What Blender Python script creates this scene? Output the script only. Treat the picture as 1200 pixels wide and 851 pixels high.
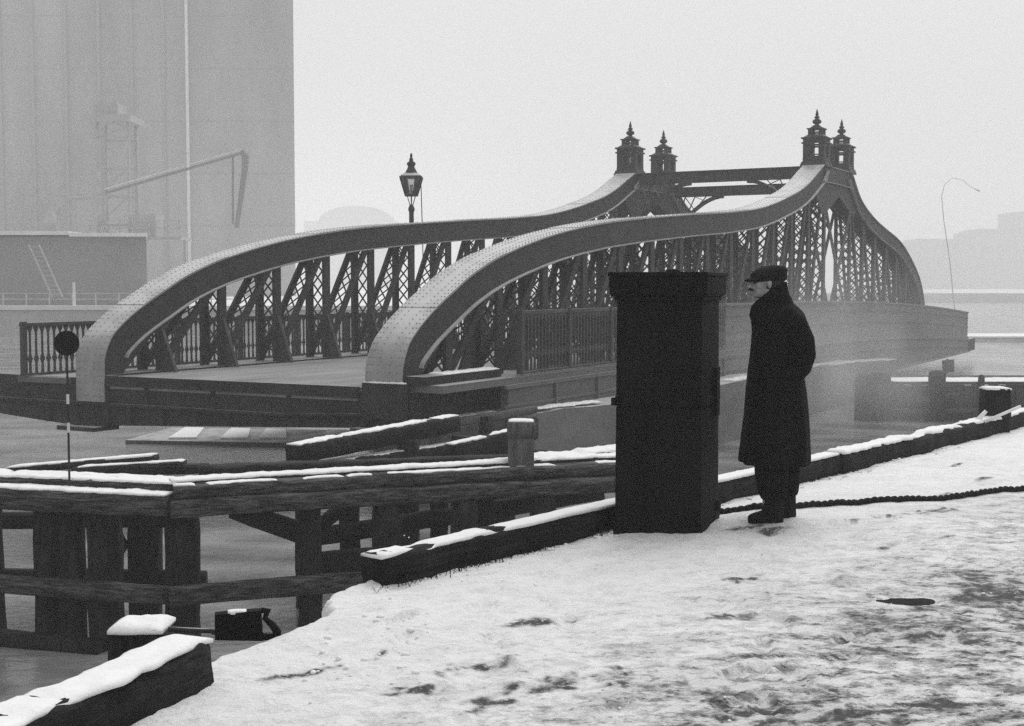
import bpy, math, random
from mathutils import Vector, Matrix, noise
R = math.radians
rnd = random.Random(7)
scene = bpy.context.scene
for o in list(bpy.data.objects): bpy.data.objects.remove(o)

# ------------------------------------------------------------------ camera, sky, sun, exposure
F, HZ, EYE = 1550.0, 335.0, 1.6
cam_d = bpy.data.cameras.new('camera'); cam = bpy.data.objects.new('camera', cam_d)
scene.collection.objects.link(cam); scene.camera = cam
cam_d.sensor_width = 36.0; cam_d.lens = 36.0 * F / 1200.0
cam_d.clip_start = 0.05; cam_d.clip_end = 4000
cam.location = (0, 0, EYE)
cam.rotation_euler = (R(90) - math.atan((425.5 - HZ) / F), 0, 0)

SUN_EL, SUN_AZ = 48.0, 28.0          # azimuth clockwise from +Y: high, ahead and a little to the right
world = bpy.data.worlds.new('World'); scene.world = world; world.use_nodes = True
wn, wl = world.node_tree.nodes, world.node_tree.links
for nd in list(wn): wn.remove(nd)
sky = wn.new('ShaderNodeTexSky'); sky.sky_type = 'NISHITA'; sky.sun_disc = False
sky.sun_elevation = R(SUN_EL); sky.sun_rotation = R(SUN_AZ)
sky.air_density = 1.0; sky.dust_density = 6.0; sky.ozone_density = 1.0
bw = wn.new('ShaderNodeRGBToBW')
mixs = wn.new('ShaderNodeMix'); mixs.data_type = 'RGBA'
mixs.inputs[0].default_value = 0.93           # an even grey overcast veils the clear sky
mixs.inputs[7].default_value = (4.9, 4.9, 4.9, 1)
bg = wn.new('ShaderNodeBackground'); bg.inputs[1].default_value = 0.1
wo = wn.new('ShaderNodeOutputWorld')
wl.new(sky.outputs[0], bw.inputs[0]); wl.new(bw.outputs[0], mixs.inputs[6])
wl.new(mixs.outputs[2], bg.inputs[0]); wl.new(bg.outputs[0], wo.inputs[0])

sun_d = bpy.data.lights.new('sun', 'SUN'); sun = bpy.data.objects.new('sun', sun_d)
scene.collection.objects.link(sun)
sun_d.energy = 1.2; sun_d.angle = R(45); sun_d.color = (1, 1, 1)
sd = Vector((math.sin(R(SUN_AZ)) * math.cos(R(SUN_EL)), math.cos(R(SUN_AZ)) * math.cos(R(SUN_EL)), math.sin(R(SUN_EL))))
sun.rotation_euler = sd.to_track_quat('Z', 'Y').to_euler(); sun.location = sd * 50 + Vector((0, 0, 0))

vs = scene.view_settings
vs.view_transform = 'Standard'; vs.look = 'None'; vs.gamma = 1.0; vs.exposure = 0.74
vs.use_curve_mapping = False
scene.cycles.use_denoising = False
scene.cycles.volume_bounces = 2
scene.cycles.max_bounces = 8
scene.cycles.sample_clamp_indirect = 4

# ------------------------------------------------------------------ materials
MATS = {}
def nodes_of(name):
    m = bpy.data.materials.new(name); m.use_nodes = True; MATS[name] = m
    nt = m.node_tree
    return m, nt, nt.nodes, nt.links, nt.nodes['Principled BSDF']
def g(v): return (v, v, v, 1)
def surf(name, dark, light, scale=4.0, rough=0.7, bump=0.3, bscale=30.0, stretch=(1, 1, 1), frost=0.0, frost_v=0.62,
         frost_lo=0.55, frost_hi=0.95, detail=6, metallic=0.0, dist=0.01, spec=0.18, seed=0.0, rotz=0.0, space='Object', grain=None, gdark=.35, grot=0.0):
    """grey surface: two tones by noise, fine relief, and (frost) rime or snow dust lying on faces that look up"""
    m, nt, N, L, B = nodes_of(name)
    tc = N.new('ShaderNodeTexCoord'); mp = N.new('ShaderNodeMapping')
    mp.inputs['Scale'].default_value = stretch; mp.inputs['Location'].default_value = (seed, seed * 1.7, seed * .6)
    mp.inputs['Rotation'].default_value = (0, 0, rotz)
    L.new(tc.outputs[space], mp.inputs[0])
    n1 = N.new('ShaderNodeTexNoise'); n1.inputs['Scale'].default_value = scale; n1.inputs['Detail'].default_value = detail
    n1.inputs['Roughness'].default_value = 0.62
    L.new(mp.outputs[0], n1.inputs['Vector'])
    cr = N.new('ShaderNodeValToRGB')
    cr.color_ramp.elements[0].position = 0.32; cr.color_ramp.elements[0].color = g(dark)
    cr.color_ramp.elements[1].position = 0.70; cr.color_ramp.elements[1].color = g(light)
    L.new(n1.outputs['Fac'], cr.inputs[0])
    n2 = N.new('ShaderNodeTexNoise'); n2.inputs['Scale'].default_value = bscale; n2.inputs['Detail'].default_value = 5
    L.new(mp.outputs[0], n2.inputs['Vector'])
    bp = N.new('ShaderNodeBump'); bp.inputs['Strength'].default_value = bump; bp.inputs['Distance'].default_value = dist
    L.new(n2.outputs['Fac'], bp.inputs['Height']); L.new(bp.outputs[0], B.inputs['Normal'])
    col = cr.outputs[0]
    if grain:
        mg = N.new('ShaderNodeMapping'); mg.vector_type = 'TEXTURE'; mg.inputs['Scale'].default_value = tuple(1 / q for q in grain); mg.inputs['Rotation'].default_value = (0, 0, grot); L.new(tc.outputs[space], mg.inputs[0])
        ng_ = N.new('ShaderNodeTexNoise'); ng_.inputs['Scale'].default_value = 1.0; ng_.inputs['Detail'].default_value = 6; ng_.inputs['Roughness'].default_value = .7
        L.new(mg.outputs[0], ng_.inputs['Vector'])
        rg_ = N.new('ShaderNodeMapRange'); rg_.inputs[1].default_value = .40; rg_.inputs[2].default_value = .60; rg_.inputs[3].default_value = gdark; rg_.inputs[4].default_value = 1.25
        L.new(ng_.outputs['Fac'], rg_.inputs[0])
        mm = N.new('ShaderNodeMix'); mm.data_type = 'RGBA'; mm.blend_type = 'MULTIPLY'; mm.inputs[0].default_value = 1.0
        L.new(col, mm.inputs[6]); L.new(rg_.outputs[0], mm.inputs[7]); col = mm.outputs[2]
        ad = N.new('ShaderNodeMath'); ad.operation = 'ADD'; L.new(n2.outputs['Fac'], ad.inputs[0]); L.new(ng_.outputs['Fac'], ad.inputs[1]); L.new(ad.outputs[0], bp.inputs['Height'])
    if frost > 0:
        ge = N.new('ShaderNodeNewGeometry'); sx = N.new('ShaderNodeSeparateXYZ'); L.new(ge.outputs['Normal'], sx.inputs[0])
        mr = N.new('ShaderNodeMapRange'); mr.interpolation_type = 'SMOOTHSTEP'
        mr.inputs[1].default_value = frost_lo; mr.inputs[2].default_value = frost_hi; mr.inputs[4].default_value = frost
        L.new(sx.outputs[2], mr.inputs[0])
        n3 = N.new('ShaderNodeTexNoise'); n3.inputs['Scale'].default_value = 2.3; n3.inputs['Detail'].default_value = 7
        L.new(tc.outputs['Object'], n3.inputs['Vector'])
        m3 = N.new('ShaderNodeMapRange'); m3.inputs[1].default_value = 0.3; m3.inputs[2].default_value = 0.55
        m3.inputs[3].default_value = 0.45
        L.new(n3.outputs['Fac'], m3.inputs[0])
        mu = N.new('ShaderNodeMath'); mu.operation = 'MULTIPLY'; L.new(mr.outputs[0], mu.inputs[0]); L.new(m3.outputs[0], mu.inputs[1])
        mx = N.new('ShaderNodeMix'); mx.data_type = 'RGBA'; mx.inputs[7].default_value = g(frost_v)
        L.new(mu.outputs[0], mx.inputs[0]); L.new(col, mx.inputs[6]); col = mx.outputs[2]
    L.new(col, B.inputs['Base Color'])
    B.inputs['Roughness'].default_value = rough; B.inputs['Metallic'].default_value = metallic
    B.inputs['Specular IOR Level'].default_value = spec
    return m

IRON = surf('painted_iron', .016, .036, 3.0, .55, .25, 60, frost=.75, frost_lo=.75, frost_hi=.98)
IRONL = surf('painted_iron_inner', .03, .06, 3.0, .55, .25, 60, frost=.6, frost_lo=.8)
PLATE = surf('rimed_cover_plate', .22, .33, 2.2, .5, .25, 50, frost=.85, frost_v=.56, frost_lo=.35, frost_hi=.95)
RIVET = surf('rivet_iron', .17, .26, 6, .5, .1, 60)
DIRTY = surf('grimy_girder', .008, .036, 1.6, .8, .5, 40, stretch=(1, 1, 2.2), frost=.5, frost_lo=.85)
ROAD = surf('bridge_roadway', .16, .30, 1.5, .85, .4, 40, stretch=(.25, 1, 1))
PAINTED = surf('weathered_fascia', .095, .16, 1.2, .7, .3, 30, stretch=(.15, 1, 2.5), frost=.4, frost_lo=.85)
WOOD = surf('tarred_timber', .006, .03, 2.2, .85, .9, 16, stretch=(2, 2, 1.5), dist=.02, grain=(26, 26, 1.6), gdark=.3)
WOODH = surf('tarred_balk', .006, .04, 2.2, .85, .9, 16, stretch=(1.5, 2, 3), dist=.02, grain=(1.2, 20, 44), gdark=.25)
WOODK = surf('tarred_kerb', .005, .026, 2.2, .85, .9, 16, stretch=(2, 2, 2), dist=.02, grain=(1.4, 24, 44), gdark=.3, grot=R(51))
WOODB = surf('bleached_timber', .05, .15, 3.2, .85, .8, 30, stretch=(6, 6, .8), dist=.015)
PIERW = surf('pier_masonry', .12, .20, .7, .9, .6, 10, stretch=(1, 1, 1.8), frost=.6, frost_lo=.9)
STAGE = surf('stage_timber', .035, .075, 1.4, .9, .7, 16, stretch=(1, 1, 1.6))
PIERM = surf('pier_wall', .08, .14, .8, .9, .5, 14, stretch=(1, 1, 1.6), frost=.6, frost_lo=.9)
SNOW = surf('clean_snow', .70, .80, 9.0, .75, .5, 45, spec=.25)
BLACK = surf('black_cabinet_paint', .0015, .008, 3.5, .8, .5, 28, spec=.10, stretch=(1, 1, .5), detail=9, dist=.006)
COAT = surf('black_wool', .0035, .007, 14, .95, .6, 160, spec=.08, dist=.004)
COATB = surf('dark_tweed', .008, .02, 40, .95, .6, 160, spec=.08, dist=.004)
SKIN = surf('skin', .24, .34, 14, .6, .2, 90, spec=.3)
HAIR = surf('dark_hair', .008, .02, 60, .7, .6, 160)
LEATHER = surf('boot_leather', .003, .007, 30, .7, .4, 90, spec=.12)
CONC = surf('silo_concrete', .15, .31, .09, .95, .1, 1, stretch=(1, 1, .3))
CONCD = surf('silo_joint', .18, .23, .05, .95, .1, 1)
BRICKF = surf('far_brick', .13, .20, .15, .95, .1, 2)
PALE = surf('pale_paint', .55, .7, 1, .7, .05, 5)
STEELF = surf('far_steel', .30, .42, 1, .7, .05, 5)
STEELD = surf('far_steel_dark', .15, .2, 1, .7, .05, 5)
SLATE = surf('far_roof', .10, .16, .3, .9, .05, 2)
ROPE = surf('tarred_rope', .006, .02, 30, .9, .7, 120)
GLASS = None
def glass():
    m, nt, N, L, B = nodes_of('lantern_glass')
    B.inputs['Base Color'].default_value = g(.8); B.inputs['Roughness'].default_value = .12
    B.inputs['Transmission Weight'].default_value = .85; B.inputs['IOR'].default_value = 1.1
    return m
GLASS = glass()
def water():
    m, nt, N, L, B = nodes_of('dock_water')
    tc = N.new('ShaderNodeTexCoord'); mp = N.new('ShaderNodeMapping'); mp.inputs['Scale'].default_value = (1.0, 1.7, 1)
    L.new(tc.outputs['Object'], mp.inputs[0])
    a = N.new('ShaderNodeTexNoise'); a.inputs['Scale'].default_value = 3.6; a.inputs['Detail'].default_value = 6
    b = N.new('ShaderNodeTexNoise'); b.inputs['Scale'].default_value = .35; b.inputs['Detail'].default_value = 4
    L.new(mp.outputs[0], a.inputs['Vector']); L.new(mp.outputs[0], b.inputs['Vector'])
    bp = N.new('ShaderNodeBump'); bp.inputs['Strength'].default_value = .38; bp.inputs['Distance'].default_value = .05
    L.new(a.outputs['Fac'], bp.inputs['Height']); L.new(bp.outputs[0], B.inputs['Normal'])
    # thin skim of slush ice in drifting patches
    cr = N.new('ShaderNodeValToRGB'); cr.color_ramp.elements[0].position = .42; cr.color_ramp.elements[0].color = g(.10)
    cr.color_ramp.elements[1].position = .62; cr.color_ramp.elements[1].color = g(.27)
    L.new(b.outputs['Fac'], cr.inputs[0]); L.new(cr.outputs[0], B.inputs['Base Color'])
    B.inputs['Roughness'].default_value = .16; B.inputs['IOR'].default_value = 1.33
    return m
WATER = water()
def ground_snow():
    m, nt, N, L, B = nodes_of('trodden_snow')
    tc = N.new('ShaderNodeTexCoord')
    def nz(scale, stretch, detail=7, rough=.6, rot=0.0, loc=(0, 0, 0)):
        mp = N.new('ShaderNodeMapping'); mp.inputs['Scale'].default_value = stretch; mp.inputs['Rotation'].default_value = (0, 0, rot)
        mp.inputs['Location'].default_value = loc
        L.new(tc.outputs['Object'], mp.inputs[0])
        n = N.new('ShaderNodeTexNoise'); n.inputs['Scale'].default_value = scale; n.inputs['Detail'].default_value = detail
        n.inputs['Roughness'].default_value = rough
        L.new(mp.outputs[0], n.inputs['Vector']); return n.outputs['Fac']
    def rng(s, a, b, c=0.0, d=1.0):
        r = N.new('ShaderNodeMapRange'); r.interpolation_type = 'SMOOTHSTEP'
        for i, v in ((1, a), (2, b), (3, c), (4, d)): r.inputs[i].default_value = v
        L.new(s, r.inputs[0]); return r.outputs[0]
    def op(k, a, b):
        n = N.new('ShaderNodeMath'); n.operation = k; n.use_clamp = True
        L.new(a, n.inputs[0])
        if isinstance(b, (int, float)): n.inputs[1].default_value = b
        else: L.new(b, n.inputs[1])
        return n.outputs[0]
    rot = R(-50)
    streak = nz(3.0, (1, 1.8, 1), 9, .72, rot)
    fine = nz(9, (1, 1.35, 1), 8, .72, rot, (3, 1, 0))
    big = nz(.42, (1, 1.3, 1), 3, .5, rot, (8.3, 2.1, 0))
    # feet and carts have worn the middle of the quay more than the strip by the edge
    sp = N.new('ShaderNodeSeparateXYZ'); L.new(tc.outputs['Object'], sp.inputs[0])
    inland = N.new('ShaderNodeMath'); inland.operation = 'MULTIPLY_ADD'
    L.new(sp.outputs[0], inland.inputs[0]); inland.inputs[1].default_value = .777
    yy = N.new('ShaderNodeMath'); yy.operation = 'MULTIPLY'; L.new(sp.outputs[1], yy.inputs[0]); yy.inputs[1].default_value = -.629
    L.new(yy.outputs[0], inland.inputs[2])
    worn = rng(inland.outputs[0], -4.2, -1.6, .12, 1.0)
    thin = op('MULTIPLY', rng(streak, .45, .62), worn)
    mott = op('MULTIPLY', rng(fine, .47, .64), op('ADD', op('MULTIPLY', worn, .62), .06))
    crumb = op('MULTIPLY', rng(nz(26, (1, 1.7, 1), 5, .7, rot, (1, 7, 0)), .56, .66), op('ADD', op('MULTIPLY', rng(streak, .42, .56), .75), .12))
    mott = op('ADD', mott, op('MULTIPLY', crumb, op('ADD', op('MULTIPLY', worn, .6), .15)))
    patch = op('MULTIPLY', rng(big, .52, .66), op('MULTIPLY', worn, .45))
    dirt_and_shade = op('ADD', op('ADD', op('MULTIPLY', thin, .72), mott), patch)
    at = N.new('ShaderNodeAttribute'); at.attribute_name = 'earth_and_shade'  # earth blotches plus the shade painted at cabinet and man
    ragged = op('MULTIPLY', at.outputs['Fac'], rng(nz(42, (1, 1.3, 1), 6, .75, rot, (5, 2, 0)), .36, .56, .25, 1.35))
    dirt_and_shade = op('ADD', dirt_and_shade, ragged)
    cr = N.new('ShaderNodeValToRGB'); el = cr.color_ramp.elements
    el[0].position = 0; el[0].color = g(.82); el[1].position = 1; el[1].color = g(.05)
    e = el.new(.35); e.color = g(.62); e = el.new(.7); e.color = g(.27)
    L.new(dirt_and_shade, cr.inputs[0]); L.new(cr.outputs[0], B.inputs['Base Color'])
    B.inputs['Roughness'].default_value = .8; B.inputs['Specular IOR Level'].default_value = .25
    bp = N.new('ShaderNodeBump'); bp.inputs['Strength'].default_value = .9; bp.inputs['Distance'].default_value = .022
    h = nz(30, (1, 1, 1), 8, .72)
    hh = op('SUBTRACT', h, op('MULTIPLY', dirt_and_shade, .5))
    L.new(hh, bp.inputs['Height']); L.new(bp.outputs[0], B.inputs['Normal'])
    return m
GSNOW = ground_snow()

# ------------------------------------------------------------------ mesh helpers
class MB:
    def __init__(self): self.v = []; self.f = []
    def add(self, vs_, fs):
        k = len(self.v); self.v += [tuple(p) for p in vs_]; self.f += [tuple(i + k for i in q) for q in fs]; return self
    def box(self, x0, x1, y0, y1, z0, z1):
        return self.add([(x0, y0, z0), (x1, y0, z0), (x1, y1, z0), (x0, y1, z0), (x0, y0, z1), (x1, y0, z1), (x1, y1, z1), (x0, y1, z1)],
                        [(0, 3, 2, 1), (4, 5, 6, 7), (0, 1, 5, 4), (1, 2, 6, 5), (2, 3, 7, 6), (3, 0, 4, 7)])
    def bar(self, a, b, w, h, up=(0, 0, 1)):
        a, b = Vector(a), Vector(b); d = (b - a).normalized(); up = Vector(up)
        if abs(d.dot(up)) > .98: up = Vector((1, 0, 0))
        s = d.cross(up).normalized(); t = s.cross(d).normalized(); s *= w / 2; t *= h / 2
        return self.add([a - s - t, a + s - t, a + s + t, a - s + t, b - s - t, b + s - t, b + s + t, b - s + t],
                        [(0, 1, 2, 3), (4, 7, 6, 5), (0, 4, 5, 1), (1, 5, 6, 2), (2, 6, 7, 3), (3, 7, 4, 0)])
    def tube(self, pts, rad, n=8, cap=True):
        pts = [Vector(p) for p in pts]; N = len(pts)
        if not isinstance(rad, (list, tuple)): rad = [rad] * N
        vs_, fs = [], []; ref = Vector((0, 0, 1))
        for i, p in enumerate(pts):
            d = (pts[min(i + 1, N - 1)] - pts[max(i - 1, 0)]).normalized()
            if abs(d.dot(ref)) > .95: ref = Vector((1, 0, 0)) if abs(d.x) < .9 else Vector((0, 1, 0))
            s = d.cross(ref).normalized(); t = s.cross(d)
            ref = t.copy()
            for k in range(n):
                a = 2 * math.pi * k / n; vs_.append(p + (s * math.cos(a) + t * math.sin(a)) * rad[i])
        for i in range(N - 1):
            for k in range(n):
                fs.append((i * n + k, i * n + (k + 1) % n, (i + 1) * n + (k + 1) % n, (i + 1) * n + k))
        if cap: fs += [tuple(range(n - 1, -1, -1)), tuple((N - 1) * n + k for k in range(n))]
        return self.add(vs_, fs)
    def lathe(self, prof, n=12, c=(0, 0, 0), rot=0.0):
        vs_, fs = [], []; m = len(prof)
        for r, z in prof:
            for k in range(n):
                a = 2 * math.pi * k / n + rot; vs_.append((c[0] + r * math.cos(a), c[1] + r * math.sin(a), c[2] + z))
        for i in range(m - 1):
            for k in range(n): fs.append((i * n + k, i * n + (k + 1) % n, (i + 1) * n + (k + 1) % n, (i + 1) * n + k))
        fs += [tuple(range(n - 1, -1, -1)), tuple((m - 1) * n + k for k in range(n))]
        return self.add(vs_, fs)
    def prism(self, poly, o, ax, ay, az):
        """2-D polygon laid out on ax, ay from o and thickened by the vector az"""
        o, ax, ay, az = Vector(o), Vector(ax), Vector(ay), Vector(az); n = len(poly)
        lo = [o + ax * p[0] + ay * p[1] for p in poly]; hi = [q + az for q in lo]
        return self.add(lo + hi, [tuple(range(n - 1, -1, -1)), tuple(range(n, 2 * n))] + [(i, (i + 1) % n, n + (i + 1) % n, n + i) for i in range(n)])
    def ball(self, c, r, n=12, m=8):
        if not isinstance(r, (list, tuple)): r = (r, r, r)
        vs_, fs = [], []
        for i in range(1, m):
            th = math.pi * i / m
            for k in range(n):
                a = 2 * math.pi * k / n
                vs_.append((c[0] + r[0] * math.sin(th) * math.cos(a), c[1] + r[1] * math.sin(th) * math.sin(a), c[2] + r[2] * math.cos(th)))
        for i in range(m - 2):
            for k in range(n): fs.append((i * n + k, (i + 1) * n + k, (i + 1) * n + (k + 1) % n, i * n + (k + 1) % n))
        T = len(vs_); vs_ += [(c[0], c[1], c[2] + r[2]), (c[0], c[1], c[2] - r[2])]
        for k in range(n):
            fs.append((T, k, (k + 1) % n)); fs.append((T + 1, (m - 2) * n + (k + 1) % n, (m - 2) * n + k))
        return self.add(vs_, fs)
    def loft(self, rings, cap=True):
        n = len(rings[0]); vs_, fs = [], []
        for r in rings: vs_ += r
        for i in range(len(rings) - 1):
            for k in range(n): fs.append((i * n + k, i * n + (k + 1) % n, (i + 1) * n + (k + 1) % n, (i + 1) * n + k))
        if cap: fs += [tuple(range(n - 1, -1, -1)), tuple((len(rings) - 1) * n + k for k in range(n))]
        return self.add(vs_, fs)
    def mesh(self, name, mat, off=None):
        me = bpy.data.meshes.new(name)
        v = self.v if off is None else [(p[0] - off[0], p[1] - off[1], p[2] - off[2]) for p in self.v]
        me.from_pydata(v, [], self.f); me.materials.append(mat); me.update(); return me
    def build(self, name, mat, parent=None, smooth=False, world=False):
        off = None
        if world and parent is not None: off = wloc(parent)
        me = self.mesh(name, mat, off)
        if smooth:
            for p in me.polygons: p.use_smooth = True
        return link(name, me, parent)
def wloc(o):
    p = Vector((0, 0, 0))
    while o is not None: p += o.location; o = o.parent
    return p
def link(name, me, parent=None):
    o = bpy.data.objects.new(name, me); scene.collection.objects.link(o); o.parent = parent; return o
def tag(o, label=None, cat=None, group=None, kind=None):
    for k, v in (('label', label), ('category', cat), ('group', group), ('kind', kind)):
        if v: o[k] = v
    return o
def empty(name, loc, rz=0.0):
    o = bpy.data.objects.new(name, None); scene.collection.objects.link(o); o.location = loc; o.rotation_euler = (0, 0, rz)
    o.empty_display_size = .3; return o
def smooth_curve(pts, per=6):
    """Catmull-Rom through 2-D points"""
    out = []
    P = [pts[0]] + list(pts) + [pts[-1]]
    for i in range(1, len(P) - 2):
        for k in range(per):
            t = k / per; q = []
            for c in range(len(pts[0])):
                a, b, d, e = P[i - 1][c], P[i][c], P[i + 1][c], P[i + 2][c]
                q.append(.5 * (2 * b + (d - a) * t + (2 * a - 5 * b + 4 * d - e) * t * t + (3 * b - a - 3 * d + e) * t ** 3))
            out.append(tuple(q))
    out.append(tuple(pts[-1])); return out
def timber_mb(a, b, w, h, seed=0, up=(0, 0, 1), rough=.012, round_=.03, seg=.22):
    """a weathered balk: rounded, knocked, slightly bowed"""
    a, b = Vector(a), Vector(b); d = b - a; ln = d.length; d.normalize(); up = Vector(up)
    if abs(d.dot(up)) > .95: up = Vector((0, 1, 0))
    s = d.cross(up).normalized(); t = s.cross(d).normalized()
    n = max(3, min(70, int(ln / seg))); rings = []
    q = round_; X, Z = w / 2, h / 2
    cs = [(-X + q, -Z), (0, -Z), (X - q, -Z), (X, -Z + q), (X, 0), (X, Z - q), (X - q, Z), (0, Z), (-X + q, Z), (-X, Z - q), (-X, 0), (-X, -Z + q)]
    for i in range(n + 1):
        f = i / n; c = a + d * (ln * f); r = []
        e = 1.0 if 0 < i < n else .94
        for k, (x, z) in enumerate(cs):
            p = c + s * x * e + t * z * e
            j = noise.noise_vector(p * 2.3 + Vector((seed * 3.1, seed * 1.7, 0))) * rough + noise.noise_vector(p * 9 + Vector((seed, 0, seed))) * rough * .5
            r.append(tuple(p + j))
        rings.append(r)
    return MB().loft(rings)
def snowcap_mb(a, b, w, th=.03, seed=0, rag=.03, seg=.04, patch=.12):
    """snow lying along the top of a balk from a to b (top centre line)"""
    a, b = Vector(a), Vector(b); d = b - a; ln = d.length; d.normalize()
    s = d.cross(Vector((0, 0, 1))).normalized(); up = s.cross(d).normalized()
    n = max(6, min(170, int(ln / seg))); m = 9; rings = []; th *= .6
    for i in range(n + 1):
        f = i / n; c = a + d * ln * f
        e = min(1, min(f, 1 - f) * ln / .05 + .15)
        l = noise.noise(c * 3.1 + Vector((seed, 3, 0))) * rag + noise.noise(c * 11 + Vector((seed, 7, 0))) * rag * .7 + noise.noise(c * 31 + Vector((seed, 7, 3))) * .008
        r_ = noise.noise(c * 3.3 + Vector((seed, 9, 4))) * rag + noise.noise(c * 12 + Vector((seed, 1, 7))) * rag * .7 + noise.noise(c * 31 + Vector((seed, 1, 5))) * .008
        hh = th * (.75 + .7 * noise.noise(c * 4 + Vector((0, seed, 1))) + .25 * noise.noise(c * 17))
        hh = max(hh, th * .12) * e
        bare = max(0.0, min(1.0, (.02 + patch - 1 + 1.15 * noise.noise(c * 1.6 + Vector((seed * 2.3, 5, 0))) + .8 * noise.noise(c * 5.5 + Vector((seed, 2, 8))) + .62) * 2.2))
        ring = [tuple(c + s * (-w / 2 - l) - up * .012)]
        for k in range(m):
            u = k / (m - 1) * 2 - 1; x = (-w / 2 - l) * (1 - (u + 1) / 2) + (w / 2 + r_) * (u + 1) / 2
            q_ = c + s * x; lump = 1 + .45 * noise.noise(q_ * 14) + .3 * noise.noise(q_ * 37)
            bl = max(0.0, min(1.0, bare * (1 + .8 * noise.noise(q_ * 9))))
            ring.append(tuple(q_ + up * (hh * (1 - abs(u) ** 6) * lump * (1 - bl) + .004 - .022 * bl)))
        ring.append(tuple(c + s * (w / 2 + r_) - up * .012))
        rings.append(ring[::-1])
    return MB().loft(rings)

# ------------------------------------------------------------------ setting: water, quay, far banks
WZ = -2.5
mb = MB(); mb.add([(-690, -50, WZ), (690, -50, WZ), (690, 890, WZ), (-690, 890, WZ)], [(0, 1, 2, 3)])
tag(mb.build('dock_water', WATER), 'still grey dock water under the bridge', 'water', kind='structure')

UE = Vector((.629, .777, 0)); NI = Vector((.777, -.629, 0))         # along the quay edge, inland
edge = [(-6.5, -7.0), (-3.6, .2), (-2.3, 2.6), (-1.78, 4.2), (-1.47, 5.25), (-1.36, 5.55), (-1.13, 5.95), (-.93, 6.45), (-.88, 7.22), (.19, 8.73), (2.29, 11.33),
        (4.79, 14.42), (9.79, 20.6), (29.8, 45.3)]
ed = smooth_curve(edge, 46)
PRINTS = {}
def add_track(p0, p1, step=.36, wob=.05, seed=0):
    r_ = random.Random(seed); a, b = Vector(p0), Vector(p1); d = b - a; n = int(d.length / step); ang = math.atan2(d.y, d.x); sd_ = Vector((-math.sin(ang), math.cos(ang)))
    for k in range(n + 1):
        c = a + d * (k / max(1, n)) + sd_ * (.085 if k % 2 else -.085) + Vector((r_.uniform(-wob, wob), r_.uniform(-wob, wob)))
        e = (c.x, c.y, ang + r_.uniform(-.25, .25), r_.uniform(.012, .024))
        for i in range(-1, 2):
            for j in range(-1, 2): PRINTS.setdefault((int(c.x // .3) + i, int(c.y // .3) + j), []).append(e)
for q, (a, b) in enumerate((((-.35, 4.7), (.75, 8.1)), ((1.0, 4.6), (1.55, 8.5)), ((3.9, 5.3), (2.05, 8.7)), ((4.2, 8.8), (2.2, 8.95)), ((.2, 4.6), (3.6, 7.6)), ((2.6, 4.5), (4.2, 7.2)), ((-.6, 5.9), (.7, 8.3)))):
    add_track(a, b, .36, .05, q)
def dent(x, y):
    h = 0.0
    for cx, cy, an, dp in PRINTS.get((int(x // .3), int(y // .3)), ()):
        dx, dy = x - cx, y - cy; u_ = (dx * math.cos(an) + dy * math.sin(an)) / .145; v_ = (-dx * math.sin(an) + dy * math.cos(an)) / (.052 if abs(u_) > .25 else .044)
        r2 = u_ * u_ + v_ * v_
        if r2 < 1: h -= dp * min(1, (1 - r2) * 2.2)
        elif r2 < 2.2: h += .009 * (2.2 - r2) / 1.2 * (.6 + noise.noise(Vector((x * 20, y * 20, 3))))
    return h
def quay_h(x, y):
    p = Vector((x, y, 0)); dk_ = (x + .69) * .777 - (y - 6.82) * .629 + .27
    return -.07 * max(0, min(1, 1 - dk_ / .55)) + -.045 * math.exp(-(((x - 2.03) / .15) ** 2 + ((y - 6.69) / .11) ** 2)) + dent(x, y) + .006 * noise.noise(p * 24) + .018 * noise.noise(p * 1.3) + .012 * noise.noise(p * 4.1) + .007 * noise.noise(p * 11) + .02 * noise.noise(p * .5 + Vector((4, 2, 0)))
vv = [0, .02, .05] + [.08 + .03 * i for i in range(140)] + [4.3 + .12 * i for i in range(46)] + [9.9 + 1.2 * i for i in range(26)]
verts, faces = [], []
W_ = len(vv) + 2
for i, (ex, ey) in enumerate(ed):
    jx = .04 * noise.noise(Vector((ex * 3, ey * 3, 1))) + .035 * noise.noise(Vector((ex * 11, ey * 11, 5))) ; base = Vector((ex, ey, 0)) + NI * jx
    verts.append((base.x - .05, base.y, -3.6)); verts.append((base.x - .012, base.y, -.10))
    for d in vv:
        p = base + NI * d
        z = quay_h(p.x, p.y) * min(1, d / .3 + .3) - (.05 if d == 0 else .02 if d == .02 else 0)
        verts.append((p.x, p.y, z))
for i in range(len(ed) - 1):
    for k in range(W_ - 1):
        a = i * W_ + k; faces.append((a, a + 1, a + W_ + 1, a + W_))
mb = MB(); mb.v = verts; mb.f = [q[::-1] for q in faces]
CL = [(-.15, 5.45), (.18, 5.2), (-.05, 5.05), (.42, 5.28), (-.35, 5.15), (-.75, 5.5), (-.95, 5.35), (2.35, 6.75), (2.7, 6.2), (3.1, 6.6), (2.2, 5.7), (1.2, 5.6), (3.3, 7.6), (2.3, 8.0), (1.25, 7.2), (2.9, 5.3),
      (.9, 4.9), (3.6, 8.6), (2.6, 9.1), (3.0, 9.3), (3.4, 10.2), (3.9, 10.9), (1.75, 8.62), (1.6, 8.75), (3.2, 6.05), (3.35, 6.9), (2.75, 4.95), (2.3, 5.05), (1.6, 5.0), (.1, 6.2), (1.0, 6.3), (4.0, 11.8)]
rc = random.Random(12); SPL = {}
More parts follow.
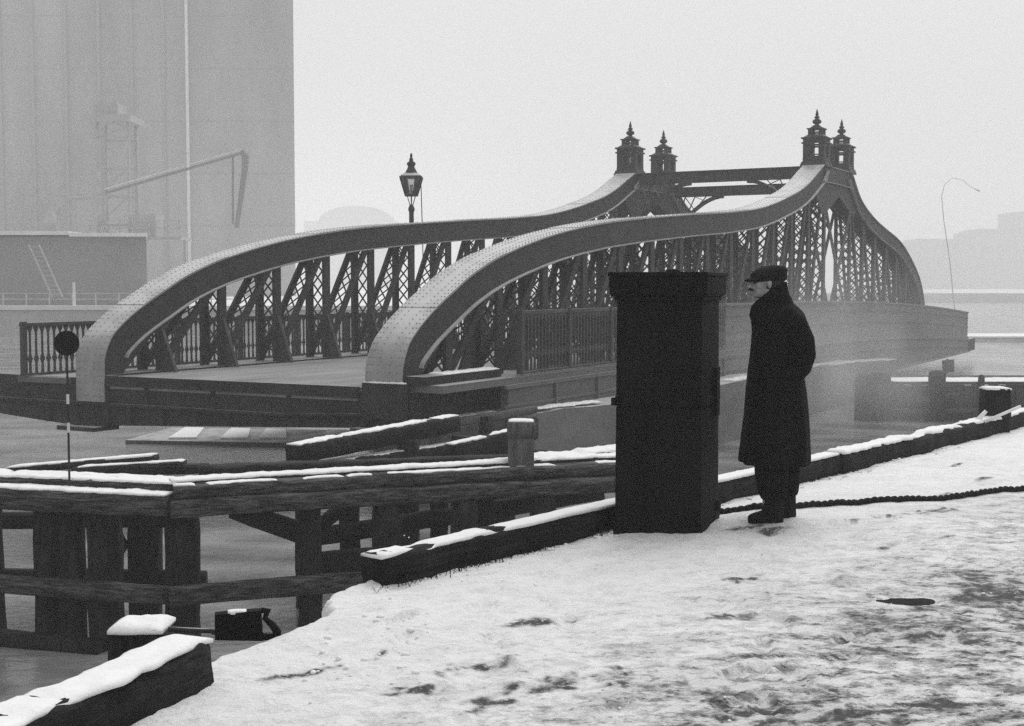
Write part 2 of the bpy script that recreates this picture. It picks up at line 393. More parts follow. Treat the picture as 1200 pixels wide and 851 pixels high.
for cx, cy in CL:
    an = R(rc.uniform(15, 60))
    for q in range(rc.randint(5, 12)):
        d1, d2 = rc.gauss(0, .10), rc.gauss(0, .035); x, y = cx + d1 * math.cos(an) - d2 * math.sin(an), cy + d1 * math.sin(an) + d2 * math.cos(an)
        e = (x, y, an + rc.uniform(-.4, .4), rc.uniform(.018, .06), rc.uniform(.012, .026), rc.uniform(.5, 1.0))
        for i in range(-1, 2):
            for j in range(-1, 2): SPL.setdefault((int(x // .2) + i, int(y // .2) + j), []).append(e)
def splat(x, y):
    v = 0.0
    for cx, cy, an, ra, rb_, k in SPL.get((int(x // .2), int(y // .2)), ()):
        dx, dy = x - cx, y - cy; r2 = ((dx * math.cos(an) + dy * math.sin(an)) / ra) ** 2 + ((-dx * math.sin(an) + dy * math.cos(an)) / rb_) ** 2
        if r2 < 4: v += k * math.exp(-r2)
    for (kx, ky) in ((1.06, 8.93), (1.80, 8.96)):  # soft shade painted on the snow before the cabinet and the man
        r2 = ((x - kx) / .5) ** 2 + ((y - ky + .25) / .42) ** 2
        if r2 < 3: v += .16 * math.exp(-r2)
    return min(1.2, v)
qm = mb.build('quay', GSNOW, smooth=True)
at_ = qm.data.attributes.new('earth_and_shade', 'FLOAT', 'POINT'); at_.data.foreach_set('value', [splat(p[0], p[1]) for p in mb.v])
tag(qm, 'trodden snow covered quay sloping to the dock edge', 'quay', kind='structure')

mb = MB(); mb.box(-690, -8, 113, 888, -3.4, -.2)
tag(mb.build('far_bank', SNOW), 'snowy far bank below the silo', 'bank', kind='structure')
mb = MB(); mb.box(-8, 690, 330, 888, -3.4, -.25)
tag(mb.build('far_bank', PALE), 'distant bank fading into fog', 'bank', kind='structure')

# timber kerb along the quay edge
def kerb(name, a, b, w, h, label, seed, th, rag):
    a, b = Vector(a), Vector(b); cap_off = Vector((0, 0, 0))
    k = empty(name, ((a.x + b.x) / 2, (a.y + b.y) / 2, 0))
    timber_mb(a + Vector((0, 0, h / 2 - .02)), b + Vector((0, 0, h / 2 - .02)), w, h + .04, seed, rough=.03, round_=.03, seg=.07).build('balk', WOODK, k, True, True)
    snowcap_mb(a + Vector((0, 0, h + .004)) + cap_off, b + Vector((0, 0, h + .004)) + cap_off, w * .9, th, seed, rag, .05, patch=.0).build('snow_cap', SNOW, k, True, True)
    return tag(k, label, 'kerb', 'timber kerbs along the quay edge')
def on_kerb(t, off=-.125): return Vector((-.69, 6.82, -.07)) + UE * t + NI * (off - .27)
kerb('quay_kerb', on_kerb(.29, -.085), on_kerb(6.1, -.085), .17, .17, 'dark timber kerb behind the black cabinet, snow along its top', 3, .016, .012)
kerb('quay_kerb', on_kerb(6.15, -.09), on_kerb(14.5, -.09), .20, .17, 'snow-crusted timber kerb to the right of the standing man', 5, .04, .05)
kerb('quay_kerb', (-1.29, 5.30, 0), (-1.98, 3.55, 0), .21, .17, 'short dark kerb balk with thick snow at the bottom left corner', 8, .028, .03)

# ------------------------------------------------------------------ swing bridge (local frame: x along the span, y to the far truss)
ANG = R(61.2)
br = empty('swing_bridge', (-2.2, 24.8, 0), ANG)
tag(br, 'iron swing bridge with humped lattice trusses and spired towers standing open across the dock', 'bridge')
WT = 7.5
def camber(s): return 0.0 if s < 20 else -.9 * ((s - 20) / 33) ** 2
PROF = smooth_curve([(-.46, -.85), (-.46, -.35), (-.44, .1), (-.24, .5), (.08, .78), (.55, 1.08), (1.25, 1.43), (2.2, 1.86), (3.5, 2.27), (5.6, 2.72), (8.0, 3.06), (10.5, 3.30),
                     (14, 3.57), (17.5, 3.81), (20.6, 4.13), (23.8, 4.74), (25.5, 5.22), (27.2, 5.92), (27.7, 6.0), (31.0, 6.0), (31.5, 5.9), (33.0, 4.98), (35.6, 4.30), (39.6, 3.64),
                     (41.8, 3.0), (44.0, 2.05), (45.2, .95), (45.5, 0.0), (45.5, -.9)], 7)
def prof_z(s):
    best = 6.0
    for (a, za), (b, zb) in zip(PROF, PROF[1:]):
        if a <= s <= b and b > a: return za + (zb - za) * (s - a) / (b - a)
    return best
def normals(P):
    out = []
    for i in range(len(P)):
        a, b = P[max(i - 1, 0)], P[min(i + 1, len(P) - 1)]
        d = Vector((b[0] - a[0], b[1] - a[1])).normalized(); out.append(Vector((-d.y, d.x)))
    return out
PN = normals(PROF)
def strip_mb(idx, w0, w1, o0, o1, mb=None):
    """solid band along the chord profile from offset o0 to o1 along its normal, between y = w0 and w1"""
    mb = mb or MB(); rings = []
    for i in idx:
        p, nn = Vector(PROF[i]), PN[i]; a, b = p + nn * o0, p + nn * o1
        rings.append([(a.x, w0, a.y), (a.x, w1, a.y), (b.x, w1, b.y), (b.x, w0, b.y)])
    return mb.loft(rings)
def idx_range(a, b):
    cum = [0]
    for p, q in zip(PROF, PROF[1:]): cum.append(cum[-1] + math.dist(p, q))
    return [i for i, c in enumerate(cum) if a - .001 <= c <= b + .001], cum
CUM = idx_range(0, 1)[1]
def rivet_mb(mb, x, y, z, nx, nz, r=.016):
    nn = Vector((nx, 0, nz)); t = Vector((-nz, 0, nx)); s = Vector((0, 1, 0)); c = Vector((x, y, z))
    vs_ = [c + (t * math.cos(a) + s * math.sin(a)) * r for a in [k * math.pi / 3 for k in range(6)]]
    top = [c + nn * .014 + (t * math.cos(a) + s * math.sin(a)) * r * .55 for a in [k * math.pi / 3 for k in range(6)]]
    mb.add(vs_ + top, [(k, (k + 1) % 6, 6 + (k + 1) % 6, 6 + k) for k in range(6)] + [tuple(range(6, 12))])
POSTS = [1.35 + 2.04 * k for k in range(14)]
TAILP = [31.55] + [33.6 + 2.0 * k for k in range(6)]
def lattice(mb, p0, p1, wa, wb, pitch=.66, bw_=.042):
    """crossed flat bars in the plane spanned by p0->p1 (in x,z) and the y range wa..wb"""
    a, b = Vector((p0[0], 0, p0[1])), Vector((p1[0], 0, p1[1])); d = b - a; ln = d.length
    n = max(1, round(ln / pitch))
    nm = d.normalized().cross(Vector((0, 1, 0)))
    for k in range(2 * n - 1):
        q0, q1 = a + d * k / (2 * n), a + d * (k + 2) / (2 * n)
        for (ya, yb, o) in ((wa, wb, .006), (wb, wa, -.006)):
            mb.bar(q0 + Vector((0, ya, 0)) + nm * o, q1 + Vector((0, yb, 0)) + nm * o, bw_, .012, nm)
def truss(w0, near):
    w0 -= .06
    root = MB()
    N_ = range(len(PROF))
    for s in (-1, 1):
        strip_mb(N_, w0 + s * .34 - .015, w0 + s * .34 + .015, -.60, -.02, root)
    t = root.build('truss', IRON if near else IRON, br)
    t['label'] = 'near lattice truss' if near else 'far lattice truss'
    # snow-dusted angle ledge along the chord's lower edge
    lg = MB()
    for s in (-1, 1):
        y0, y1 = sorted((w0 + s * .356, w0 + s * .45)); strip_mb([i for i in N_ if CUM[i] > 1.2 and CUM[i] < CUM[-1] - 1.5], y0, y1, -.61, -.585, lg)
    lg.build('angle_ledge', PLATE, t)
    # riveted cover plates, end to end
    cuts = [0, 2.55, 5.7, 9.2, 13.0, 17, 21, 25, 29.3, 33.4, 37.5, 41.5, 45.5, 49.5, 53, CUM[-1]]
    ci = [min(range(len(CUM)), key=lambda i: abs(CUM[i] - c)) for c in cuts]
    for k in range(len(ci) - 1):
        if ci[k + 1] <= ci[k]: continue
        up = .012 if k % 2 else 0.0
        strip_mb(range(ci[k], ci[k + 1] + 1), w0 - .41, w0 + .41, -.018, .012 + up).build('cover_plate', PLATE, t)
    rv = MB()
    dist = .12; total = CUM[-1]; k = 0
    while dist < total - .2:
        while CUM[k + 1] < dist: k += 1
        f = (dist - CUM[k]) / max(1e-6, CUM[k + 1] - CUM[k])
        p = Vector(PROF[k]).lerp(Vector(PROF[k + 1]), f); nn = PN[k].lerp(PN[k + 1], f)
        ed_ = dist
        j = 0
        for c in range(len(cuts) - 1):
            if cuts[c] <= dist <= cuts[c + 1]: j = c
        h = .012 + (.012 if j % 2 else 0)
        q = p + nn * h
        for y in (-.365, -.29, -.13, .13, .29, .365):
            rivet_mb(rv, q.x, w0 + y, q.y, nn.x, nn.y)
        dist += .145 if dist < 14 else .3
    tag(rv.build('rivets', RIVET, t), kind='stuff')
    # posts: two flats joined by crossed lacing; raking ties likewise
    inner = -1 if not near else 1           # which way the roadway lies
    for s in POSTS + TAILP:
        zt = prof_z(s) - .5; zb = -.3 + camber(s)
        if zt - zb < .5: continue
        m = MB()
        for sg in (-1, 1): m.box(s - .125, s + .125, w0 + sg * .30 - .012, w0 + sg * .30 + .012, zb, zt)
        for sg in (-1, 1):
            for e in (-.11, .11): m.box(s + e - .012, s + e + .012, w0 + sg * .30 - (.07 if sg > 0 else -.012), w0 + sg * .30 + (.07 if sg < 0 else -.012), zb, zt)
        po = m.build('post', IRON, t)
        l = MB(); lattice(l, (s, zb + .1), (s, zt), w0 - .29, w0 + .29); l.build('lacing', IRON, t)
        # raking knee bracket on the roadway side
        kb = MB(); yk = w0 + inner * .32
        hk = min(1.15, zt - zb - .3)
        kb.prism([(0, 0), (inner * .42, 0), (inner * .36, .1), (0, hk)], (s - .01, yk, zb), (0, 1, 0), (0, 0, 1), (.02, 0, 0))
        kb.bar((s, yk + inner * .42, zb), (s, yk, zb + hk), .09, .02, (0, 1, 0))
        kb.build('knee_bracket', IRONL, t)
    allp = POSTS
    def tie(sb, st):
        zb, zt = -.2 + camber(sb), prof_z(st) - .45
        if zt < .8: return
        m = MB(); dv = Vector((st - sb, 0, zt - zb)).normalized(); pr = Vector((-dv.z, 0, dv.x))
        for sg in (-1, 1): m.bar((sb, w0 + sg * .27, zb), (st, w0 + sg * .27, zt), .02, .18, pr)
        for sg in (-1, 1):
            for e in (-.08, .08): m.bar(Vector((sb, w0 + sg * .24, zb)) + pr * e, Vector((st, w0 + sg * .24, zt)) + pr * e, .07, .02, pr)
        m.build('raking_tie', IRON, t)
        l = MB(); lattice(l, (sb, zb + .05), (st, zt), w0 - .27, w0 + .27); l.build('lacing', IRON, t)
    for a, b in zip(allp, allp[1:]): tie(a, b - .1)
    tie(.15, 1.75)
    for a, b in zip(TAILP, TAILP[1:]): tie(b, a + .1)
    # tower panel between the two pinnacled posts
    m = MB()
    for sg in (-1, 1):
        y = w0 + sg * .322
        m.prism([(26.4, 5.0), (27.3, 5.45), (32.0, 5.45), (32.7, 4.85), (31.9, 4.3), (31.2, 4.5), (29.7, 5.0), (28.2, 4.4), (27.4, 4.2)], (0, y - .012, 0), (1, 0, 0), (0, 0, 1), (0, .024, 0))
        m.bar((27.9, y, -.2), (31.5, y, 4.6), .02, .3, (-.8, 0, .6)); m.bar((31.5, y + .03, -.2), (27.9, y + .03, 4.6), .02, .3, (.8, 0, .6))
    m.build('tower_gusset', IRON, t)
    # bottom chord
    m = MB(); n = 24; rings = []
    lo, hi = (w0 - .42, w0 + .42)
    for i in range(n + 1):
        s = -.42 + i * (45.9) / n; z = camber(s)
        rings.append([(s, lo, z - .9), (s, hi, z - .9), (s, hi, z - .28), (s, lo, z - .28)])
    m.loft(rings).build('bottom_chord', DIRTY, t)
    return t
T_near = truss(0.0, True)
T_far = truss(WT, False)

# portals joining the two trusses at the towers
for s, zb_, zt_ in ((27.85, 5.58, 5.98), (31.55, 5.30, 5.66)):
    m = MB(); y0, y1 = .5, WT - .5
    m.box(s - .15, s + .15, y0, y1, zb_, zt_)
    po = m.build('portal_girder', IRON, br)
    l = MB(); l.box(s - .24, s + .24, y0, y1, zt_ + .001, zt_ + .035); l.build('flange', IRON, po)
    for y, sg in ((y0, 1), (y1, -1)):
        a = MB(); n = 12; arc = []
        for k in range(n + 1):
            f = k / n; arc.append((y + sg * 2.1 * f, zb_ - 1.35 * (1 - math.sin(f * math.pi / 2)) ** 1.0 - .02))
        a.loft([[(s - .12, q, z - .07), (s + .12, q, z - .07), (s + .12, q, z + .07), (s - .12, q, z + .07)] for q, z in arc])
        a.build('arched_brace', IRON, po)
        for q0, q1 in ((.02, .42), (.42, .85), (.85, 1.35)):
            a = MB(); zl = lambda q: zb_ - 1.35 * (1 - math.sin(q / 2.1 * math.pi / 2))
            a.bar((s, y + sg * q0, zb_), (s, y + sg * q1, zl(q1)), .02, .09, (1, 0, 0)); a.bar((s + .03, y + sg * q1, zb_), (s + .03, y + sg * q0, zl(q0)), .02, .09, (1, 0, 0)); a.build('spandrel_cross', IRON, po)

# pinnacles
def sq(mb, c, hw0, z0, hw1, z1):
    x, y = c
    mb.add([(x - hw0, y - hw0, z0), (x + hw0, y - hw0, z0), (x + hw0, y + hw0, z0), (x - hw0, y + hw0, z0),
            (x - hw1, y - hw1, z1), (x + hw1, y - hw1, z1), (x + hw1, y + hw1, z1), (x - hw1, y + hw1, z1)],
           [(0, 3, 2, 1), (4, 5, 6, 7), (0, 1, 5, 4), (1, 2, 6, 5), (2, 3, 7, 6), (3, 0, 4, 7)])
for s in (27.95, 31.4):
    for w in (0.0, WT):
        m = MB(); c = (s, w)
        sq(m, c, .50, 5.97, .44, 6.16); sq(m, c, .41, 6.161, .40, 6.30)
        for a in (-1, 1):
            for b in (-1, 1):
                m.box(s + a * .4 - (.22 if a > 0 else 0), s + a * .4 + (.22 if a < 0 else 0), w + b * .4 - (.22 if b > 0 else 0), w + b * .4 + (.22 if b < 0 else 0), 6.301, 7.0)
        for z0, z1 in ((6.30, 6.34), (6.40, 6.44), (6.74, 6.80), (6.94, 7.0)):
            for b in (-1, 1):
                m.box(s - .181, s + .181, w + b * .36 - .04, w + b * .36 + .04, z0, z1); m.box(s + b * .36 - .04, s + b * .36 + .04, w - .181, w + .181, z0, z1)
        for b in (-1, 1):
            m.box(s - .45, s + .45, w + b * .42 - .03, w + b * .42 + .03, 6.83, 6.88); m.box(s + b * .42 - .03, s + b * .42 + .03, w - .389, w + .389, 6.83, 6.88)
        sq(m, c, .46, 7.001, .46, 7.06); sq(m, c, .40, 7.061, .27, 7.16)
        for a in (-1, 1):
            for b in (-1, 1): m.box(s + a * .2 - .06, s + a * .2 + .06, w + b * .2 - .06, w + b * .2 + .06, 7.161, 7.36)
        for b in (-1, 1):
            m.box(s - .139, s + .139, w + b * .22 - .03, w + b * .22 + .03, 7.23, 7.27); m.box(s + b * .22 - .03, s + b * .22 + .03, w - .139, w + .139, 7.23, 7.27)
        sq(m, c, .30, 7.361, .30, 7.40); sq(m, c, .22, 7.401, .10, 7.52)
        p = m.build('pinnacle', IRON, br)
        f = MB(); f.lathe([(.07, 7.5), (.07, 7.55), (.15, 7.6), (.17, 7.66), (.13, 7.72), (.06, 7.76), (.10, 7.79), (.10, 7.82), (.05, 7.86), (.06, 7.92), (.035, 8.02), (.008, 8.12)], 10, (s, w, 0))
        f.build('finial', IRON, p, True)

# roadway, walkways, nose and side girders
m = MB(); rings = []
for i in range(25):
    s = -.40 + i * 53.2 / 24; z = camber(s) - .31
    rings.append([(s, .56, z - .25), (s, WT - .56, z - .25), (s, WT - .56, z), (s, .56, z)])
m.loft(rings).build('roadway', ROAD, br)
m = MB(); m.box(-.47, -.40, .53, 6.97, -.50, -.285); m.build('deck_edge_plate', DIRTY, br)
# nose girder: upper band, recessed lower band, stiffeners
def nose_bottom(w):
    if w < 8: return -1.02 - .38 * max(0, (w + .6)) / 8.6
    return -1.40 + .2 * min(1, (w - 8) / 3.6)
m = MB()
ws = [-.6 + i * .5 for i in range(18)] + [8.4, 8.9, 9.4, 9.9, 10.4, 11.0, 11.6]
def nose_s(w): return -.39 if w < 8.6 else -.39 + .03 * (w - 8.6) ** 1.5
rings = []
for w in ws:
    s = nose_s(w); zt = -.36; zb = max(nose_bottom(w) + .25, -.9)
    rings.append([(s, w, zb), (s + .12, w, zb), (s + .12, w, zt), (s, w, zt)])
m.loft(rings); ng = m.build('nose_girder', DIRTY, br)
m = MB(); rings = []
for w in ws:
    s = nose_s(w) + .06; zt = max(nose_bottom(w) + .25, -.9) - .001; zb = nose_bottom(w)
    rings.append([(s, w, zb), (s + .5, w, zb), (s + .5, w, zt), (s, w, zt)])
m.loft(rings).build('lower_web', DIRTY, ng)
m = MB(); rings = []
for w in ws:
    s = nose_s(w) - .06; zt = max(nose_bottom(w) + .25, -.9)
    rings.append([(s, w, zt - .02), (s + .08, w, zt - .02), (s + .08, w, zt + .03), (s, w, zt + .03)])
m.loft(rings).build('flange', DIRTY, ng)
for w in [-.45, .45, 1.1, 2.0, 2.9, 3.75, 4.6, 5.5, 6.4, 7.05, 7.95, 8.8]:
    m = MB(); s = nose_s(w); m.box(s - .03, s + .06, w - .05, w + .05, nose_bottom(w) + .01, max(nose_bottom(w) + .25, -.9) - .025); m.build('stiffener', DIRTY, ng)
for w in [.5, 2.2, 4.1, 5.9, 7.0]:
    m = MB(); s = nose_s(w); m.box(s - .025, s - .001, w - .06, w + .06, -.86, -.38); m.build('stiffener', DIRTY, ng)
for w in (.05, 7.75):
    m = MB(); m.box(-.62, .1, w - .55, w + .55, nose_bottom(w) - .09, nose_bottom(w) - .001); m.build('bearing_plate', IRON, ng)
# rough end timbers on the near corner, hanging below the truss foot

# near walkway and side girder
def along(s0, s1, n, ring):
    return MB().loft([ring(s0 + (s1 - s0) * i / n) for i in range(n + 1)])
along(-.3, 52.8, 26, lambda s: [(s, -1.25, camber(s) - .36), (s, -.53, camber(s) - .36), (s, -.53, camber(s) - .22), (s, -1.25, camber(s) - .22)]).build('walkway', PAINTED, br)
def gz(s): return -1.35 - .52 * max(0, min(1, (s - 10) / 16))
sgd = along(2.2, 53.0, 40, lambda s: [(s, -1.22, gz(s)), (s, -1.05, gz(s)), (s, -1.05, camber(s) - .37), (s, -1.22, camber(s) - .37)]).build('side_girder', PAINTED, br)
along(2.0, 53.3, 30, lambda s: [(s, -1.30, camber(s) - .44), (s, -1.225, camber(s) - .44), (s, -1.225, camber(s) - .36), (s, -1.30, camber(s) - .36)]).build('flange', PAINTED, sgd)
along(2.0, 53.0, 30, lambda s: [(s, -1.26, camber(s) - .82), (s, -1.225, camber(s) - .82), (s, -1.225, camber(s) - .77), (s, -1.26, camber(s) - .77)]).build('flange', PAINTED, sgd)
along(2.0, 53.0, 30, lambda s: [(s, -1.30, gz(s) - .06), (s, -1.0, gz(s) - .06), (s, -1.0, gz(s) - .001), (s, -1.30, gz(s) - .001)]).build('flange', PAINTED, sgd)
m = MB(); m.box(53.01, 54.5, -1.3, 8.6, -1.88, -1.24); m.build('tail_sill', DIRTY, sgd)
for k in range(6):
    s = 4.2 + 2.08 * k; m = MB(); m.box(s - .03, s + .03, -1.29, -1.225, gz(s), camber(s) - .445); m.build('stiffener', PAINTED, sgd)
# outer ledge by the near truss foot, with snow
m = MB(); m.box(-.40, 2.4, -.95, -.50, -.21, -.06); lo_ = m.build('foot_ledge', DIRTY, br)
snowcap_mb((.25, -.74, -.055), (2.35, -.74, -.055), .36, .05, 4, .05).build('snow_cap', SNOW, lo_, True)
m = MB(); m.box(-.505, -.472, -.60, .40, -.86, -.19); lo_ = m.build('foot_sill', DIRTY, br)
snowcap_mb((-.50, -.58, -.188), (-.50, .38, -.188), .06, .025, 6, .05).build('snow_cap', SNOW, lo_, True)

# railings
BP = [(0, .050), (.03, .030), (.20, .022), (.25, .040), (.30, .066), (.35, .040), (.40, .022), (.86, .022), (.91, .040), (.95, .062), (1.0, .074)]
def baluster_mb(H, T_):
    m = MB(); poly = [(w, z * H) for z, w in BP] + [(-w, z * H) for z, w in reversed(BP)]
    # drawn as stacked bands so that every face stays convex
    for (z0, w0), (z1, w1) in zip(BP, BP[1:]):
        t = T_
        m.add([(-w0, -t, z0 * H), (w0, -t, z0 * H), (w0, t, z0 * H), (-w0, t, z0 * H), (-w1, -t, z1 * H), (w1, -t, z1 * H), (w1, t, z1 * H), (-w1, t, z1 * H)],
              [(0, 1, 5, 4), (1, 2, 6, 5), (2, 3, 7, 6), (3, 0, 4, 7)])
    return m
def railing(s0, s1, w, zf, single_to, H=1.22, label=None, T_=.028, gap=.15):
    m = along(s0, s1, 26, lambda s: [(s, w - .05, zf(s) + H), (s, w + .05, zf(s) + H), (s, w + .04, zf(s) + H + .07), (s, w - .04, zf(s) + H + .07)])
    r = m.build('railing', IRONL, br)
    if label: r['label'] = label
    along(s0, s1, 26, lambda s: [(s, w - .05, zf(s) + .0), (s, w + .05, zf(s) + .0), (s, w + .05, zf(s) + .05), (s, w - .05, zf(s) + .05)]).build('bottom_rail', IRONL, r)
    bm_ = baluster_mb(H - .05, T_); me = bm_.mesh('baluster', IRONL)
    s = s0 + .08; rest = MB(); k = 0
    while s < s1 - .05:
        if k % 14 == 0:
            pm = MB(); pm.box(s - .05, s + .05, w - .06, w + .06, zf(s), zf(s) + H + .10); pm.build('rail_post', IRONL, r)
        elif s < single_to:
            o = link('baluster', me, r); o.location = (s, w, zf(s) + .05)
        else: rest.add([(p[0] + s, p[1] + w, p[2] + zf(s) + .05) for p in bm_.v], bm_.f)
        s += gap; k += 1
    tag(rest.build('balusters', IRONL, r), kind='stuff')
    return r
railing(2.75, 14.9, -1.15, lambda s: camber(s) - .19, 16, label='near side railing of slotted iron balusters', T_=.018, gap=.155)
pp = along(14.95, 53.0, 22, lambda s: [(s, -1.22, camber(s) + 1.03), (s, -1.08, camber(s) + 1.03), (s, -1.09, camber(s) + 1.10), (s, -1.21, camber(s) + 1.10)]).build('parapet', PAINTED, br)
pp['label'] = 'plain plated parapet of the bridge tail'
for k in range(18):
    a, b = 14.97 + k * 2.112, 14.97 + (k + 1) * 2.112 - .02
    along(a, b, 3, lambda s: [(s, -1.17, camber(s) - .215), (s, -1.13, camber(s) - .215), (s, -1.13, camber(s) + 1.029), (s, -1.17, camber(s) + 1.029)]).build('plate', PAINTED, pp)
for z in (.28, .74):
    along(14.95, 53.0, 22, lambda s: [(s, -1.20, camber(s) + z), (s, -1.171, camber(s) + z), (s, -1.171, camber(s) + z + .04), (s, -1.20, camber(s) + z + .04)]).build('moulding', PAINTED, pp)
railing(-.62, 46, 9.35, lambda s: camber(s) - .36, 16, H=1.08, label='far side railing of slotted iron balusters', T_=.013, gap=.17)
along(-.5, 50, 20, lambda s: [(s, WT + .56, camber(s) - .50), (s, 9.6, camber(s) - .50), (s, 9.6, camber(s) - .37), (s, WT + .56, camber(s) - .37)]).build('walkway', PAINTED, br)

# ------------------------------------------------------------------ lamp beyond the far truss
def to_world(s, w, z=0.0):
    c, sn = math.cos(ANG), math.sin(ANG); return Vector((-2.2 + s * c - w * sn, 24.8 + s * sn + w * c, z))
lp = to_world(14.0, 8.75, -.22)
lamp = empty('street_lamp', lp)
tag(lamp, 'iron street lamp with tapered glass lantern rising behind the far truss', 'lamp')
MB().lathe([(.19, 0), (.19, .3), (.13, .38), (.11, 1.0), (.09, 1.1), (.075, 2.3), (.085, 3.2), (.10, 3.3), (.085, 3.34), (.075, 3.6), (.075, 4.1), (.10, 4.16), (.10, 4.22), (.05, 4.34)], 12).build('post', IRON, lamp, True)
m = MB(); m.bar((-.45, 0, 3.45), (.45, 0, 3.45), .05, .05); m.ball((-.45, 0, 3.45), .05); m.ball((.45, 0, 3.45), .05); m.build('ladder_bar', IRON, lamp)
m = MB()
for a in (-.13, .13): m.bar((a * .3, 0, 4.3), (a, 0, 4.62), .025, .025)
m.bar((0, -.04, 4.3), (0, -.14, 4.62), .025, .025); m.bar((0, .04, 4.3), (0, .14, 4.62), .025, .025)
m.build('yoke', IRON, lamp)
ln = MB()
b0, b1, z0, z1 = .165, .315, 4.62, 5.17
for a, b in ((-1, -1), (1, -1), (1, 1), (-1, 1)):
    ln.bar((a * b0, b * b0, z0), (a * b1, b * b1, z1), .05, .05)
for hw, z in ((b0, z0), (b1, z1)):
    for a in (-1, 1):
        ln.bar((-hw, a * hw, z), (hw, a * hw, z), .06, .05); ln.bar((a * hw, -hw, z), (a * hw, hw, z), .06, .05)
lan = ln.build('lantern', IRON, lamp)
for k, (nx, ny) in enumerate(((0, -1), (1, 0), (0, 1), (-1, 0))):
    m = MB(); tx, ty = -ny, nx
    m.add([(nx * b0 + tx * b0, ny * b0 + ty * b0, z0), (nx * b0 - tx * b0, ny * b0 - ty * b0, z0), (nx * b1 - tx * b1, ny * b1 - ty * b1, z1), (nx * b1 + tx * b1, ny * b1 + ty * b1, z1)], [(0, 1, 2, 3)])
    o = m.build('pane', GLASS if k in (0, 2) else IRONL, lan)
    sm = o.modifiers.new('thickness', 'SOLIDIFY'); sm.thickness = .006
for a in (-1, 1):
    for b in (-1, 1): m = MB(); m.bar((a * .105, b * .19, 4.64), (a * .19, b * .315, 5.16), .11, .012, (0, 1, 0)); m.build('sooty_pane', IRONL, lan)
m = MB(); m.tube([(0, 0, 4.62), (0, 0, 4.85), (0, 0, 4.95)], [.05, .04, .06], 8); m.build('burner', IRON, lan)
m = MB(); m.lathe([(.42, 0), (.44, .03), (.30, .10), (.24, .115)], 4, (0, 0, 5.19), R(45)); m.build('roof', PLATE, lamp)
m = MB(); m.lathe([(.20, 0), (.15, .10), (.10, .20), (.11, .24), (.14, .27), (.13, .33), (.07, .37), (.06, .44), (.03, .50), (.045, .54), (.02, .62)], 10, (0, 0, 5.30)); m.build('finial', IRON, lamp, True)
m = MB(); m.tube([(.30, .0, 4.95), (.34, .0, 3.45), (.36, 0, 2.3)], .016, 6); m.build('pull_rod', IRON, lamp)

# ------------------------------------------------------------------ pier carrying the bridge
pier = empty('bridge_pier', tuple(to_world(14, 3, WZ)), ANG)
tag(pier, 'low grey pier wall carrying the swing bridge, patches of snow on its rim', 'pier')
def pl(s, w, z): return (s - 14, w - 3, z - WZ)
m = MB(); rings = []
for i in range(40):
    s = .6 + i * 31.5 / 39; y = -2.15 - .12 * math.sin(s * .2)
    e = 0 if s > 6 else (6 - s) * .28
    zt = -.92 - .06 * noise.noise(Vector((s * .7, 0, 0))) - (0 if s > 4 else (4 - s) * .06) - .25 * max(0, (s - 20) / 9)
    yf = min(9.5, -.6 + (s - .6) * .78)
    rings.append([pl(s, y + e, WZ - .8), pl(s, yf + .7, WZ - .8), pl(s, yf + .7, zt - .5), pl(s, y + e + .6, zt), pl(s, y + e, zt - .02)])
m.loft(rings).build('wall', PIERW, pier)
for (a, b, th) in ((1.0, 5.2, .05), (5.9, 6.5, .04), (7.5, 10.5, .04), (13, 17, .04)):
    ya = -1.95 + max(0, (6 - a) * .28); yb = -1.95 + max(0, (6 - b) * .28)
    snowcap_mb(pl(a, ya, -.93), pl(b, yb, -.90), .36, th, a, .09).build('snow_cap', SNOW, pier, True)
# timber crib at the near corner of the pier
m = timber_mb(pl(-.2, -.75, -1.02), pl(2.6, -1.6, -.86), .16, .16, 3); m.build('crib_beam', WOODB, pier, True)
m = timber_mb(pl(-.2, -.75, -1.75), pl(-.2, -.75, -.9), .16, .16, 4, (0, 1, 0)); m.build('crib_post', WOODB, pier, True)
m = timber_mb(pl(-.1, -.85, -1.7), pl(2.6, -1.62, -1.1), .15, .18, 5); m.build('crib_beam', WOOD, pier, True)
m = timber_mb(pl(-1.2, -.2, -1.85), pl(2.4, -1.9, -1.75), .25, .25, 6); m.build('crib_beam', WOOD, pier, True)
m = timber_mb(pl(1.2, -1.3, WZ - .5), pl(1.2, -1.3, -.9), .25, .25, 7, (0, 1, 0)); m.build('crib_post', WOOD, pier, True)

# ------------------------------------------------------------------ timber jetty in front of the bridge
jt = empty('timber_jetty', (-3.0, 14.8, WZ))
tag(jt, 'old dark timber jetty on piles in the foreground, snow along its beams', 'jetty')
def J(name, mb_, mat=WOOD, parent=None): return mb_.build(name, mat, parent or jt, True, True)
C0 = Vector((-3.72, 14.35, 0))            # corner
Lend = Vector((-7.2, 15.3, 0)); Rend = Vector((1.7, 16.35, 0))
dR = (Rend - C0).normalized(); dL = (Lend - C0).normalized(); bk = Vector((0, 1, 0))
def beam(name, a, b, w, h, seed, mat=WOODH, cap=0.0, capw=.9, rag=.03, off=0.0, rough=.014, patch=.12):
    o = J(name, timber_mb(a, b, w, h, seed, rough=rough), mat)
    if cap:
        a, b = Vector(a), Vector(b); up = Vector((0, 0, h / 2 + .002)); d = (b - a).normalized(); s = d.cross(Vector((0, 0, 1)))
        J('snow_cap', snowcap_mb(a + up + s * off, b + up + s * off, w * capw, cap, seed, rag, patch=patch), SNOW, o)
    return o
def V(p, z): return (p.x, p.y, z)
